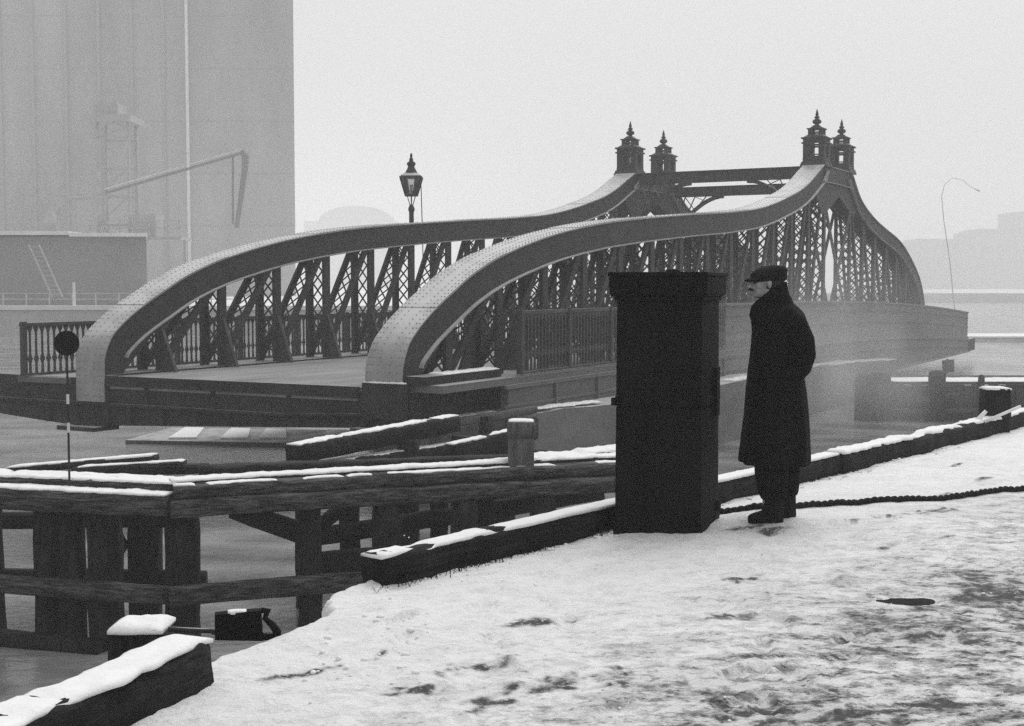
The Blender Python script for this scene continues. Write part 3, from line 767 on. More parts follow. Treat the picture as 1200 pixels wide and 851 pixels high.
# cap beams: two stacked logs on the right wing, one on the left
beam('cap_beam', V(C0 + dR * -.02, -.825), V(Rend, -.825), .30, .19, 11, WOODW := surf('weathered_beam', .03, .17, 1.6, .9, 1.0, 14, stretch=(.8, 3, 7), dist=.03, grain=(1.1, 14, 46), gdark=.18), 0.0)
beam('cap_beam', V(C0 + dR * .0 + bk * .07, -.66), V(Rend + bk * .07, -.64), .24, .15, 12, WOODW, .02, .6, .05, patch=.45)
beam('cap_beam', V(C0 + bk * .33 + dR * -.1, -.64), V(Rend + bk * .33, -.60), .26, .16, 13, WOODH, .04, 1.0, .04, patch=-.35)
beam('cap_beam', V(C0 + dL * .02, -.79), V(Lend, -.79), .32, .24, 14, WOODW, .035, .85, .05)
beam('cap_beam', V(C0 + dL * -.05 + bk * .28, -.68), V(Lend + bk * .28, -.68), .25, .2, 15, WOODW, .03, 1.0, .06)
beam('deck_plank', V(C0 + dL * -.25 + bk * .62, -.66), V(Lend + bk * .55, -.66), .28, .12, 16, WOODH, .035, .95, .06)
beam('deck_plank', V(C0 + dR * 3.6 + bk * .7, -.66), V(Rend + bk * .65 + dR * .3, -.50), .5, .12, 17, WOODH, .05, 1.0, .08)
# lower walers
beam('waler', V(C0 + dR * -.05, -1.80), V(C0 + dR * 4.0, -1.80), .2, .2, 21, WOODW)
beam('waler', V(C0 + dL * .05 + bk * .02, -1.80), V(Lend, -1.80), .2, .19, 22, WOODW)
beam('waler', V(Lend, -2.42), V(C0 + dL * .9, -2.46), .2, .2, 23, WOOD)
# piles: (x, y, top, width)
for i, (x, y, zt, w) in enumerate([(-5.32, 14.98, -.86, .26), (-5.02, 14.93, -.86, .24), (-4.60, 14.85, -.86, .34), (-3.69, 14.66, -.90, .34), (-2.33, 15.05, -.93, .26),
                                   (-1.45, 15.2, -.93, .3), (-.55, 15.5, -.93, .3), (.35, 15.8, -.93, .3), (-6.1, 15.2, -.86, .34), (-6.9, 15.4, -.86, .34),
                                   (-4.52, 16.1, -.75, .36), (-2.05, 16.6, -.75, .24), (-1.62, 16.75, -.75, .26), (-.95, 16.9, -.75, .24), (-.35, 17.0, -.75, .26), (.45, 17.3, -.75, .26), (-5.6, 16.3, -.75, .3)]):
    J('pile', timber_mb((x, y, WZ - .6), (x + .02 * math.sin(i * 2.1), y, zt), w, w, 30 + i, (0, 1, 0), rough=.022, round_=.05))
J('pile_fender', timber_mb((-4.02, 15.9, -1.75), (-4.02, 15.9, -1.05), .16, .2, 50, (0, 1, 0)))
# rear beams and rails
beam('rear_beam', (-3.75, 15.75, -.66), (1.2, 17.1, -.66), .3, .22, 61)
beam('rear_beam', (-3.85, 16.05, -1.25), (-7.3, 16.5, -1.35), .16, .2, 62)
beam('rear_beam', (-3.75, 16.0, -1.98), (-7.3, 16.5, -2.05), .16, .2, 63)
beam('rear_beam', (-2.6, 16.3, -1.55), (1.2, 17.4, -1.12), .16, .22, 64)
beam('rear_beam', (-2.6, 16.2, -1.95), (1.2, 17.3, -1.62), .16, .22, 65)
beam('brace', (-3.18, 14.9, -.92), (-2.28, 15.2, -1.32), .12, .24, 66)
beam('brace', (-2.25, 15.3, -1.2), (-1.75, 15.9, -.85), .12, .16, 67)
beam('brace', (-5.05, 15.4, -.9), (-4.75, 15.9, -1.6), .2, .24, 68)
J('tie_piece', timber_mb((-2.45, 16.0, -1.9), (.4, 17.0, -1.9), .14, .5, 69))
# raking fender balks running back towards the bridge
beam('fender_balk', (-2.77, 16.6, -.52), (-.85, 19.4, -.42), .26, .24, 71, WOODH, .03, .8, .04)
beam('fender_balk', (-2.75, 16.7, -.78), (-.3, 20.0, -.80), .26, .2, 72, WOODH, .02, .7, .05)
beam('fender_balk', (-2.2, 17.2, -1.12), (.3, 20.3, -1.12), .22, .24, 73)
for i, (x, y, zt) in enumerate([(-1.45, 18.4, -.55), (-.75, 19.3, -.6), (-.1, 19.9, -.85), (-2.6, 16.75, -.66)]):
    J('pile', timber_mb((x, y, WZ - .6), (x, y, zt), .3, .3, 80 + i, (0, 1, 0), rough=.02, round_=.05))
beam('fender_balk', (-.85, 18.2, -.72), (.0, 19.2, -.62), .2, .26, 74, WOODH, .03, .7, .06)
beam('fender_balk', (-1.1, 19.6, -1.0), (.35, 22.8, -.9), .24, .3, 75)
# loose snowy planks on the left wing
beam('loose_plank', (-6.6, 17.3, -.82), (-4.62, 17.0, -.62), .3, .09, 91, WOODH, .02, .9, .04)
beam('loose_plank', (-5.6, 16.8, -.78), (-4.2, 16.85, -.70), .3, .14, 92, WOODH, .015, .6, .05)
beam('loose_plank', (-4.7, 17.0, -.78), (-3.95, 17.1, -.76), .25, .12, 93)
# pale stump post standing on the cap beams
J('stump_post', timber_mb((.11, 15.95, -.75), (.11, 15.95, -.08), .31, .31, 95, (0, 1, 0), rough=.012, round_=.02), WOODB)
J('stump_collar', timber_mb((.11, 15.95, -.22), (.11, 15.95, -.03), .345, .345, 96, (0, 1, 0), rough=.008, round_=.02), WOODB)
J('snow_cap', snowcap_mb((-.04, 15.95, -.03), (.26, 15.95, -.03), .28, .03, 9, .02, .03), SNOW)

# disc signal on the left wing
sg = empty('signal_disc', (-4.97, 14.75, -.66))
tag(sg, 'round dark signal disc on a thin banded pole at the left', 'signal')
yd = 0
MB().tube([(0, 0, 0), (0, 0, 1.52)], .013, 8).build('pole', IRON, sg)
for z0, z1 in ((.62, .73), (.94, 1.05)): MB().tube([(0, 0, z0), (0, 0, z1)], .0155, 8).build('white_band', PALE, sg)
m = MB(); n = 28; th = .012
vs_ = [(0.14 * math.cos(2 * math.pi * k / n), -th, 1.62 + 0.14 * math.sin(2 * math.pi * k / n)) for k in range(n)] + [(0.14 * math.cos(2 * math.pi * k / n), th, 1.62 + 0.14 * math.sin(2 * math.pi * k / n)) for k in range(n)]
m.add(vs_, [tuple(range(n)), tuple(range(2 * n - 1, n - 1, -1))] + [(k, n + k, n + (k + 1) % n, (k + 1) % n) for k in range(n)]).build('disc', BLACK, sg)

# snow-capped pile head and iron stirrup at the quay edge, bottom left
ph = empty('mooring_pile', (-1.72, 6.05, WZ))
tag(ph, 'square pile head with a snow cap behind the short kerb balk', 'pile')
timber_mb((-1.72, 6.05, WZ - .5), (-1.72, 6.05, .03), .27, .26, 101, (0, 1, 0), rough=.015, round_=.03).build('pile', WOOD, ph, True, True)
snowcap_mb((-1.84, 6.05, .03), (-1.59, 6.05, .03), .25, .04, 4, .015, .03, patch=-.4).build('snow_cap', SNOW, ph, True, True)
st = empty('iron_stirrup', (-1.22, 6.0, -.02), R(12)); st.scale = (.84, .84, .84)
tag(st, 'black iron fairlead bracket lying in the snow at the quay edge', 'bracket')
m = MB(); m.prism([(-.17, 0), (.09, -.02), (.08, .15), (-.17, .14)], (0, 0, 0), (1, 0, 0), (0, 0, 1), (0, .07, 0)); m.build('cheek_plate', BLACK, st)
m = MB(); m.tube([(.08, .03, .145), (.115, .03, .14), (.10, .03, .10), (.14, .03, .06), (.165, .03, .02), (.16, .03, -.03)], [.018, .022, .016, .02, .024, .02], 8); m.tube([(.06, .03, .0), (.16, .03, -.01)], .02, 8); m.build('horn', BLACK, st, True)
m = MB(); m.tube([(-.42, .06, .06), (-.1, .05, .03)], .014, 8); m.ball((-.15, .05, .035), (.05, .025, .02)); m.build('pin', IRON, st, True)
snowcap_mb((-.1, .03, .148), (.0, .03, .15), .05, .012, 3, .01, .02).build('snow_cap', SNOW, st, True)

# ------------------------------------------------------------------ black control cabinet
a = R(-20)
cab = empty('control_cabinet', (1.055, 8.90, 0), a)
tag(cab, 'tall black iron cabinet with a moulded top standing on the snowy quay', 'cabinet')
m = MB(); sq(m, (0, 0), .290, .0, .287, .80); sq(m, (0, 0), .287, .801, .284, 1.50); body = m.build('body', BLACK, cab)
bv = body.modifiers.new('b', 'BEVEL'); bv.width = .008; bv.segments = 2
m = MB(); sq(m, (0, 0), .296, 1.501, .302, 1.53); sq(m, (0, 0), .312, 1.531, .322, 1.545); sq(m, (0, 0), .324, 1.546, .328, 1.66); sq(m, (0, 0), .334, 1.661, .332, 1.69); cp = m.build('moulded_top', BLACK, cab)
bv = cp.modifiers.new('b', 'BEVEL'); bv.width = .006; bv.segments = 2
MB().lathe([(.05, 0), (.05, .012), (.03, .022)], 12, (.05, -.1, 1.69)).build('top_knob', BLACK, cab)
m = MB(); m.box(-.289, .289, -.298, -.285, .82, .87); m.box(.285, .297, -.284, .284, .82, .87); m.build('mid_rail', BLACK, cab)
for z0, z1 in ((.12, .78), (.92, 1.44)):
    m = MB(); m.box(-.22, .22, -.294, -.28, z0, z1); dp = m.build('door_panel', BLACK, cab); bv = dp.modifiers.new('b', 'BEVEL'); bv.width = .006; bv.segments = 2
m = MB(); m.box(-.014, .0, -.297, -.293, .93, 1.43); m.build('door_seam', BLACK, cab)
m = MB(); m.box(-.315, -.284, -.305, -.26, .81, .86); m.build('hinge', BLACK, cab)
m = MB(); m.box(.284, .312, .1, .2, .72, 1.05); m.build('latch_bar', BLACK, cab)
m = MB(); m.tube([(.28, .2, .10), (.32, .2, .10)], .035, 10); m.build('drain_boss', BLACK, cab)
for x in (-.25, -.125, 0, .125, .25):
    for z in (.845, 1.60): MB().ball((x, -.300 if z < 1 else -.328, z), (.013, .007, .013), 10, 6).build('bolt', BLACK, cab, True)
m = MB(); sq(m, (0, 0), .298, -.05, .298, .035); m.build('plinth', BLACK, cab)

# ------------------------------------------------------------------ the man in the long coat
man = empty('person', (1.795, 8.98, 0), R(2))
tag(man, 'standing man in a flat cap and long black overcoat, seen in profile, hands in pockets', 'person')
def ell(cx, cy, z, hx, hy, n=36, pw=2.3, tilt=0.0):
    out = []
    for k in range(n):
        a_ = 2 * math.pi * k / n; c, s = math.cos(a_), math.sin(a_)
        x = hx * math.copysign(abs(c) ** (2 / pw), c); y = hy * math.copysign(abs(s) ** (2 / pw), s)
        out.append((cx + x, cy + y, z + tilt * x))
    return out
def remesh(o, vox, it=4):
    r = o.modifiers.new('skin', 'REMESH'); r.mode = 'VOXEL'; r.voxel_size = vox; r.use_smooth_shade = True
    s = o.modifiers.new('smooth', 'SMOOTH'); s.factor = .5; s.iterations = it
    return o
# body: head, neck, trunk, arms with hands, legs: one continuous surface
m = MB(); hx, hz = -.080, 1.634
m.ball((hx + .012, 0, hz + .012), (.096, .076, .076), 24, 16)
m.ball((hx - .034, 0, hz - .045), (.066, .056, .074), 20, 14)
m.ball((hx - .060, 0, hz - .092), (.030, .034, .026), 14, 10)              # chin
m.ball((hx - .074, 0, hz + .008), (.028, .05, .016), 14, 8)                # brow
m.tube([(hx - .082, 0, hz + .0), (hx - .104, 0, hz - .028), (hx - .112, 0, hz - .040), (hx - .094, 0, hz - .050)], [.011, .014, .015, .012], 10)   # nose
m.ball((hx - .088, 0, hz - .066), (.014, .024, .008), 12, 8); m.ball((hx - .086, 0, hz - .078), (.013, .022, .008), 12, 8)   # lips
for sd_ in (-1, 1):
    m.ball((hx - .050, sd_ * .042, hz - .032), (.026, .022, .024), 12, 8)  # cheek
    m.ball((hx + .012, sd_ * .078, hz - .022), (.017, .012, .030), 12, 10) # ear
m.tube([(hx + .02, 0, hz - .05), (hx + .05, 0, 1.50), (.01, 0, 1.42)], [.062, .060, .085], 16)
m.loft([ell(.01, 0, 1.44, .07, .12), ell(.01, 0, 1.38, .10, .18), ell(0, 0, 1.25, .12, .18), ell(0, 0, 1.05, .11, .16), ell(0, 0, .92, .12, .17), ell(0, 0, .80, .10, .15)])
for sd_, lx in ((-1, -.055), (1, .085)):
    m.tube([(lx * .4, sd_ * .09, .86), (lx, sd_ * .095, .48), (lx, sd_ * .09, .10)], [.085, .062, .045], 14)
    m.tube([(.03, sd_ * .19, 1.37), (.155, sd_ * .245, 1.13), (.03, sd_ * .235, 1.0)], [.055, .045, .033], 12)
    m.ball((.0, sd_ * .23, .97), (.035, .022, .05))
    for q in range(5):
        fx = -.035 + q * .016; m.tube([(fx + .012, sd_ * .23, .955), (fx, sd_ * .235, .915), (fx + .004, sd_ * .225, .88 + .008 * abs(q - 2))], [.009, .0085, .007], 8)
remesh(m.build('body', SKIN, man, True), .0055, 3)
m = MB()
for sd_ in (-1, 1): m.ball((hx - .074, sd_ * .031, hz - .014), (.010, .011, .009), 10, 8)
m.build('eyes', HAIR, man, True)
m = MB(); m.tube([(hx - .082, -.036, hz - .066), (hx - .104, -.012, hz - .057), (hx - .104, .012, hz - .057), (hx - .082, .036, hz - .066)], [.005, .009, .009, .005], 8); m.build('moustache', HAIR, man, True)
m = MB(); m.ball((hx + .050, 0, hz - .016), (.078, .084, .080), 20, 14); m.build('hair', HAIR, man, True)
# flat cap with peak
m = MB()
capr = []
for (z, cx, rx, ry, tl) in ((1.630, -.050, .112, .086, -.06), (1.655, -.054, .122, .094, -.07), (1.684, -.054, .126, .100, -.09), (1.708, -.048, .116, .094, -.10), (1.727, -.040, .090, .074, -.08), (1.738, -.034, .048, .042, -.04)):
    capr.append(ell(cx, 0, z, rx, ry, 28, 2.2, -tl))
m.loft(capr)
remesh(m.build('flat_cap', COATB, man, True), .007, 6)
m = MB(); pk = []
for r0, dz in ((0.0, 0), (.5, -.004), (1.0, -.016)):
    pk.append([(-.135 - .088 * r0 * math.cos(t_) , .078 * math.sin(t_) * (1 - .12 * r0), 1.668 + dz - .012 * r0 - .010 * abs(math.sin(t_))) for t_ in [(-1 + 2 * i / 12) * 1.35 for i in range(13)]])
vs_ = [p for r_ in pk for p in r_]; fs = [(i * 13 + k, i * 13 + k + 1, (i + 1) * 13 + k + 1, (i + 1) * 13 + k) for i in range(2) for k in range(12)]
m.add(vs_, fs); o = m.build('cap_peak', COATB, man, True); sm = o.modifiers.new('t', 'SOLIDIFY'); sm.thickness = .009
# overcoat
m = MB(); rings = []
CO = [(.395, -.240, .238, .275), (.50, -.230, .235, .272), (.60, -.220, .230, .268), (.753, -.205, .216, .258), (.90, -.196, .198, .25), (1.02, -.184, .180, .242), (1.127, -.172, .182, .238),
      (1.213, -.162, .190, .240), (1.30, -.158, .198, .238), (1.36, -.166, .196, .232), (1.41, -.158, .180, .21), (1.450, -.150, .148, .165), (1.485, -.140, .108, .115), (1.51, -.130, .080, .09)]
COs = smooth_curve(CO, 3)
for z, xl, xr, hy in COs:
    rg = ell((xl + xr) / 2, 0, z, (xr - xl) / 2, hy, 48, 2.25)
    out = []
    fold = max(0, (1.05 - z) / .65)
    for k, p in enumerate(rg):
        a_ = 2 * math.pi * k / 48; ff = 1 + .045 * fold * math.sin(a_ * 7 + 1.3 + z) + .03 * fold * math.sin(a_ * 11 + .4) + .012 * noise.noise(Vector((math.cos(a_) * 3, math.sin(a_) * 3, z * 6)))
        cx = (xl + xr) / 2; out.append((cx + (p[0] - cx) * ff, p[1] * ff, p[2]))
    rings.append(out)
m.loft(rings)
for sd_ in (-1, 1):
    m.tube([(.03, sd_ * .155, 1.405), (.075, sd_ * .225, 1.34), (.118, sd_ * .258, 1.235), (.128, sd_ * .268, 1.14), (.104, sd_ * .268, 1.065), (.05, sd_ * .258, 1.005), (-.02, sd_ * .245, .965)],
           [.075, .082, .078, .074, .072, .066, .055], 18)
    m.box(-.09, .04, sd_ * .235 - .02, sd_ * .235 + .02, .93, .99)
remesh(m.build('overcoat', COAT, man, True), .011, 3)
for sd_ in (-1, 1):
    m = MB(); m.prism([(-.10, 0), (.075, -.02), (.08, .05), (-.095, .07)], (-.02, sd_ * .262 - .012, .92), (1, 0, 0), (0, 0, 1), (0, .024, 0)); m.build('pocket_flap', COAT, man)
# turned-up collar and muffler
m = MB(); rings = []
for z, xl, xr, hy, tl in ((1.44, -.165, .125, .150, .12), (1.49, -.148, .100, .118, .18), (1.535, -.122, .078, .10, .22), (1.575, -.095, .070, .09, .32), (1.600, -.080, .066, .086, .42)):
    rings.append(ell((xl + xr) / 2, 0, z, (xr - xl) / 2, hy, 30, 2.2, tl))
m.loft(rings); remesh(m.build('collar', COAT, man, True), .009, 3)
m = MB(); m.tube([(-.115, -.05, 1.49), (-.150, -.03, 1.45), (-.158, -.02, 1.40), (-.152, -.02, 1.345)], [.03, .034, .034, .022], 12); m.tube([(-.10, .05, 1.49), (-.14, .03, 1.44), (-.15, .03, 1.38)], [.03, .033, .025], 12)
remesh(m.build('muffler', COAT, man, True), .008, 3)
# trousers and boots
m = MB()
for sd_, lx in ((-1, -.045), (1, .085)):
    rr = []
    for z, hw, hd, dx in ((.60, .12, .115, 0), (.45, .118, .112, 0), (.33, .112, .105, .0), (.24, .105, .10, .004), (.185, .092, .092, .012), (.155, .078, .080, .016)):
        rr.append(ell(lx + dx, sd_ * .098, z, hw, hd, 24, 2.2))
    m.loft(rr)
remesh(m.build('trousers', COAT, man, True), .009, 3)
for sd_, lx in ((-1, -.03), (1, .105)):
    m = MB()
    m.loft([ell(lx, sd_ * .098, .24, .062, .058, 20), ell(lx, sd_ * .098, .14, .066, .060, 20), ell(lx - .005, sd_ * .098, .075, .074, .056, 20), ell(lx - .02, sd_ * .098, .02, .092, .052, 20), ell(lx - .02, sd_ * .098, -.01, .09, .05, 20)])
    m.loft([[(x, sd_ * .098 + y * wy, z0 + (.5 + .5 * zz) * hh) for (y, zz) in [(math.cos(2 * math.pi * q / 16), math.sin(2 * math.pi * q / 16)) for q in range(16)]] for (x, wy, z0, hh) in ((lx - .02, .052, -.01, .115), (lx - .08, .054, -.01, .092), (lx - .13, .05, -.01, .078), (lx - .162, .038, -.008, .062), (lx - .172, .018, .0, .04))])
    remesh(m.build('boot', LEATHER, man, True), .007, 3)

# ------------------------------------------------------------------ rope, puddle, litter on the quay
rope = empty('mooring_rope', (2.6, 9.7, 0))
tag(rope, 'thick dark twisted rope stretched over the snow behind the man', 'rope')
rp = smooth_curve([(1.30, 9.22), (1.62, 9.36), (1.95, 9.46), (2.25, 9.58), (2.6, 9.72), (2.88, 9.77), (3.15, 9.88), (3.45, 10.02), (3.75, 10.2), (4.1, 10.34), (4.8, 10.7), (6, 11.2)], 16)
cumr = 0; P3 = []
for i, p in enumerate(rp):
    if i: cumr += math.dist(p, rp[i - 1])
    P3.append((Vector((p[0], p[1], quay_h(p[0], p[1]) + .020)), cumr))
dense = []
for (a_, ca), (b_, cb) in zip(P3, P3[1:]):
    for q in range(3): dense.append((a_.lerp(b_, q / 3), ca + (cb - ca) * q / 3))
for k in range(3):
    pts = []
    for i, (p, c) in enumerate(dense):
        d = (dense[min(i + 1, len(dense) - 1)][0] - dense[max(i - 1, 0)][0]).normalized(); s_ = d.cross(Vector((0, 0, 1))).normalized(); t_ = s_.cross(d)
        an = c * 2 * math.pi / .16 + k * 2 * math.pi / 3; pts.append(p + (s_ * math.cos(an) + t_ * math.sin(an)) * .0125)
    MB().tube(pts, .0125, 6).build('strand', ROPE, rope, True, True)

def blob_sheet(cx, cy, rx, ry, rot, seed, z=.006, n=30):
    m = MB(); vs_ = []
    for rr in (1.0, .93):
        for k in range(n):
            a_ = 2 * math.pi * k / n; w_ = rr * (1 + .28 * noise.noise(Vector((math.cos(a_) * 1.6 + seed, math.sin(a_) * 1.6, seed))) + .12 * noise.noise(Vector((math.cos(a_) * 5 + seed, math.sin(a_) * 5, seed))))
            x, y = rx * w_ * math.cos(a_), ry * w_ * math.sin(a_); X = cx + x * math.cos(rot) - y * math.sin(rot); Y = cy + x * math.sin(rot) + y * math.cos(rot)
            vs_.append((X, Y, quay_h(X, Y) + (z if rr < 1 else -.004)))
    m.add(vs_, [(k, (k + 1) % n, n + (k + 1) % n, n + k) for k in range(n)]); m.add(vs_[n:], [tuple(range(n))]); return m
MUD = surf('wet_mud', .006, .02, 9, .9, .5, 40, spec=.08)
zp = quay_h(2.03, 6.69) + .022
m = MB(); n = 40; m.add([(2.03 + .24 * math.cos(2 * math.pi * k / n), 6.69 + .19 * math.sin(2 * math.pi * k / n), zp) for k in range(n)], [tuple(range(n))])
tag(m.build('puddle', MUD, None), 'small black puddle hole in the trodden snow at lower right', 'puddle', kind='structure')

rnd.seed(3)
m = MB()
for i in range(330):
    if i < 150: t_ = rnd.uniform(.05, 9); off = abs(rnd.gauss(0, .12)) + .03; p = on_kerb(t_, off)
    elif i < 190: p = Vector((-.75 + rnd.uniform(-.1, .4), 5.6 + rnd.uniform(-.45, .8), 0))
    else: p = Vector((rnd.uniform(-.8, 3.5), rnd.uniform(4.6, 9), 0))
    r_ = rnd.uniform(.004, .014) if i < 190 else rnd.uniform(.003, .008)
    m.ball((p.x, p.y, quay_h(p.x, p.y) + r_ * .3), (r_ * rnd.uniform(.8, 1.6), r_ * rnd.uniform(.8, 1.5), r_ * .8), 7, 5)
tag(m.build('snow_clods', SNOW, None, True), 'loose crumbs of snow scattered on the quay', 'snow', kind='stuff')
m = MB()
for i in range(420):
    t_ = rnd.choice([.5, 1.0, 1.05, 1.6, 2.4, 3.2, 3.5]) + rnd.gauss(0, .16); p = on_kerb(t_, abs(rnd.gauss(.03, .05)))
    h_ = rnd.uniform(.03, .085); a_ = rnd.uniform(0, 6.28); ln_ = rnd.uniform(.01, .05); z_ = quay_h(p.x, p.y) - .005
    q = Vector((p.x + ln_ * math.cos(a_), p.y + ln_ * math.sin(a_), z_ + h_)); s_ = Vector((-math.sin(a_), math.cos(a_), 0)) * .0035
    b_ = Vector((p.x, p.y, z_)); m.add([b_ - s_, b_ + s_, q], [(0, 1, 2)])
tag(m.build('withered_grass', WOOD, None), 'withered tufts of grass along the kerb foot', 'grass', kind='stuff')
# post with a snow cap standing on the kerb at the right edge
bp_ = on_kerb(10.35, -.10)
bo = empty('mooring_post', (bp_.x, bp_.y, 0))
tag(bo, 'square black mooring post with a snow cap on the kerb at the right edge', 'post')
timber_mb((bp_.x, bp_.y, -.1), (bp_.x, bp_.y, .43), .28, .28, 120, (0, 1, 0), rough=.01, round_=.02).build('post', WOOD, bo, True, True)
snowcap_mb((bp_.x - .14, bp_.y, .43), (bp_.x + .14, bp_.y, .43), .27, .035, 5, .012, .03).build('snow_cap', SNOW, bo, True, True)
m = MB(); b2 = on_kerb(9.7, -.08); m.tube([(b2.x, b2.y, .10), (b2.x + .10, b2.y - .02, .22)], [.03, .02], 8); m.tube([(b2.x + .08, b2.y - .03, .10), (b2.x + .45, b2.y - .1, .28)], [.018, .016], 8); m.build('snowy_lashing', SNOW, bo, True, True)

# ------------------------------------------------------------------ right-hand landing stage and things beyond
ls = empty('landing_stage', (14.5, 40.7, WZ))
tag(ls, 'dark timber landing stage with rounded post heads under the tail of the bridge', 'jetty')
m = MB(); m.box(11.6, 24, 40.4, 43.4, -1.42, -1.34); dk = m.build('deck', STAGE, ls, world=True)
for k in range(48):
    x = 11.45 + k * .262; hh = -1.42 + .03 * math.sin(k * 2.7)
    m = MB(); m.box(x, x + .252, 40.25 + .03 * math.sin(k * 1.9), 40.39, WZ - .6, hh); m.build('sheet_pile', STAGE, ls, world=True)
snowcap_mb((11.7, 41.4, -1.34), (23.8, 41.4, -1.34), 1.9, .05, 3, .05).build('snow_cap', SNOW, ls, True, True)
for x, w, zt in ((10.75, .30, -1.08), (11.2, .34, -1.02), (12.95, .26, -.98), (14.3, .10, -1.12)):
    m = MB(); m.lathe([(w, WZ - .6), (w, zt - .15), (w * .93, zt - .06), (w * .7, zt), (w * .2, zt + .02)], 14, (x, 40.2, 0)); m.build('post_head', STAGE, ls, True, True)
timber_mb((12.0, 40.12, -1.95), (13.6, 40.12, -1.75), .14, .22, 9).build('waler', STAGE, ls, True, True)
timber_mb((11.0, 40.12, -2.2), (14.8, 40.12, -2.2), .14, .16, 10).build('waler', STAGE, ls, True, True)

rb = empty('pontoon', (56, 101, WZ))
tag(rb, 'low snow covered pontoon afloat at the far right beyond the bridge tail', 'pontoon')
m = MB(); m.box(33.6, 80, 98, 104, WZ - .3, -2.26); m.build('hull', PALE, rb, world=True)
m = MB(); m.box(33.5, 80.1, 97.9, 104.1, -2.259, -2.14); m.build('snow_cap', SNOW, rb, world=True)
bd = empty('marker_board', (16.2, 49.0, WZ))
tag(bd, 'small dark tilted board standing in the water under the bridge tail', 'board')
m = MB(); m.bar((15.95, 49, WZ - .5), (16.15, 49, -1.1), .05, .05); m.build('stake', WOOD, bd, world=True)
m = MB(); m.prism([(0, 0), (.42, .02), (.40, .50), (-.04, .46)], (15.98, 48.95, -1.62), (1, 0, 0), (0, 0, 1), (0, .03, 0)); m.build('board', PIERM, bd, world=True)

lampR = empty('gooseneck_lamp', (33.0, 100, -1.5))
tag(lampR, 'tall thin gooseneck lamp post in the fog at the right', 'lamp')
m = MB(); m.tube([(.6, 0, 0), (.3, 0, 2.5), (.0, 0, 5), (-.5, 0, 8), (-.7, 0, 9.8), (-.5, 0, 10.7), (.1, 0, 11.2), (.9, 0, 11.0), (1.5, 0, 10.5), (1.9, 0, 10.3)], [.045, .042, .038, .034, .03, .026, .022, .02, .02, .022], 8); m.build('post', PALE, lampR, True)
m = MB(); m.tube([(1.75, 0, 10.38), (2.15, 0, 10.2)], [.025, .06], 10); m.build('lamp_head', PALE, lampR, True)

# floating raft with snowy boards seen below the bridge end
rf = empty('timber_raft', (-7.3, 35.0, WZ), R(-8))
tag(rf, 'low raft of snow covered boards floating below the bridge end', 'raft')
m = MB(); m.box(-2.6, 3.2, -1.2, 1.9, -.1, .10); m.build('float', PIERM, rf)
for k, x in enumerate((-2.1, -.75, .25, 2.0)):
    m = MB(); m.prism([(x, 1.6), (x + .55, 1.6), (x + 1.25, -.75 + .15 * k), (x + .55, -.9 + .15 * k)], (0, 0, .101), (1, 0, 0), (0, 1, 0), (0, 0, .05)); m.build('snowy_board', SNOW, rf)

# ------------------------------------------------------------------ far buildings
silo = empty('grain_silo', (-70, 236, -.2))
tag(silo, 'huge plain grain silo block with vertical ribs looming in the fog at left', 'silo')
m = MB(); m.prism([(-120, 231), (-37.7, 231), (-44.5, 262), (-120, 262)], (0, 0, -.2), (1, 0, 0), (0, 1, 0), (0, 0, 60.2)); m.build('wall', CONC, silo, world=True)
for z in (12, 21, 30, 39, 48): m = MB(); m.box(-119, -37.75, 230.93, 230.99, z, z + .12); m.build('pour_line', CONCD, silo, world=True)
for x in (-93.8, -88.3, -82.7, -77.0, -71.3, -65.6, -60.1): m = MB(); m.box(x - .22, x + .22, 230.6, 230.98, -.2, 60); m.build('rib', CONCD, silo, world=True)
m = MB(); m.tube([(-56.0, 230.4, -.2), (-56.0, 230.4, 60)], .28, 8); m.build('downpipe', PALE, silo, world=True)

wh = empty('brick_warehouse', (-50, 128, -.2))
tag(wh, 'low brick warehouse with a flat pale roof edge in front of the silo', 'building')
m = MB(); m.prism([(-70, 122), (-33.6, 122), (-37.8, 136), (-70, 136)], (0, 0, -.2), (1, 0, 0), (0, 1, 0), (0, 0, 6.3)); m.build('wall', BRICKF, wh, world=True)
m = MB(); m.prism([(-40.5, 121.4), (-33.3, 121.4), (-37.5, 136.2), (-40.5, 136.2)], (0, 0, 6.101), (1, 0, 0), (0, 1, 0), (0, 0, .33)); m.box(-70.2, -40.6, 121.4, 136.2, 6.25, 6.6); m.build('roof_edge', PALE, wh, world=True)

el = empty('grain_elevator', (-42, 140, -.2))
tag(el, 'spindly grain elevator tower with a long sloping spout arm before the silo', 'elevator')
ex0, ex1 = -43.2, -40.0
m = MB()
for x in (ex0, ex1):
    for y in (139, 142): m.bar((x, y, 6.4), (x, y, 18.6), .28, .28)
m.build('tower_legs', STEELF, el, world=True)
for z in (8, 11, 14, 17):
    for y in (139, 142): m = MB(); m.bar((ex0, y, z), (ex1, y, z), .14, .14); m.build('tower_strut', STEELF, el, world=True)
    m = MB(); m.bar((ex0, 139, z), (ex1, 139, z + 3 if z < 17 else z + 1.2), .14, .14); m.build('tower_brace', STEELF, el, world=True)
m = MB(); m.box(ex0 - 1.2, ex1 + .6, 138, 143, 18.6, 19.3); m.box(ex0 - .3, ex1 - 1, 138.8, 142.2, 19.301, 20.6); m.build('head_house', STEELF, el, world=True)
m = MB(); m.box(-44, -34.5, 138.5, 143, 6.4, 6.7); m.build('gantry_floor', STEELF, el, world=True)
m = MB()
for k in range(7): m.bar((-44 + k * 1.55, 138.5, 6.7), (-44 + k * 1.55, 138.5, 8.4), .1, .1)
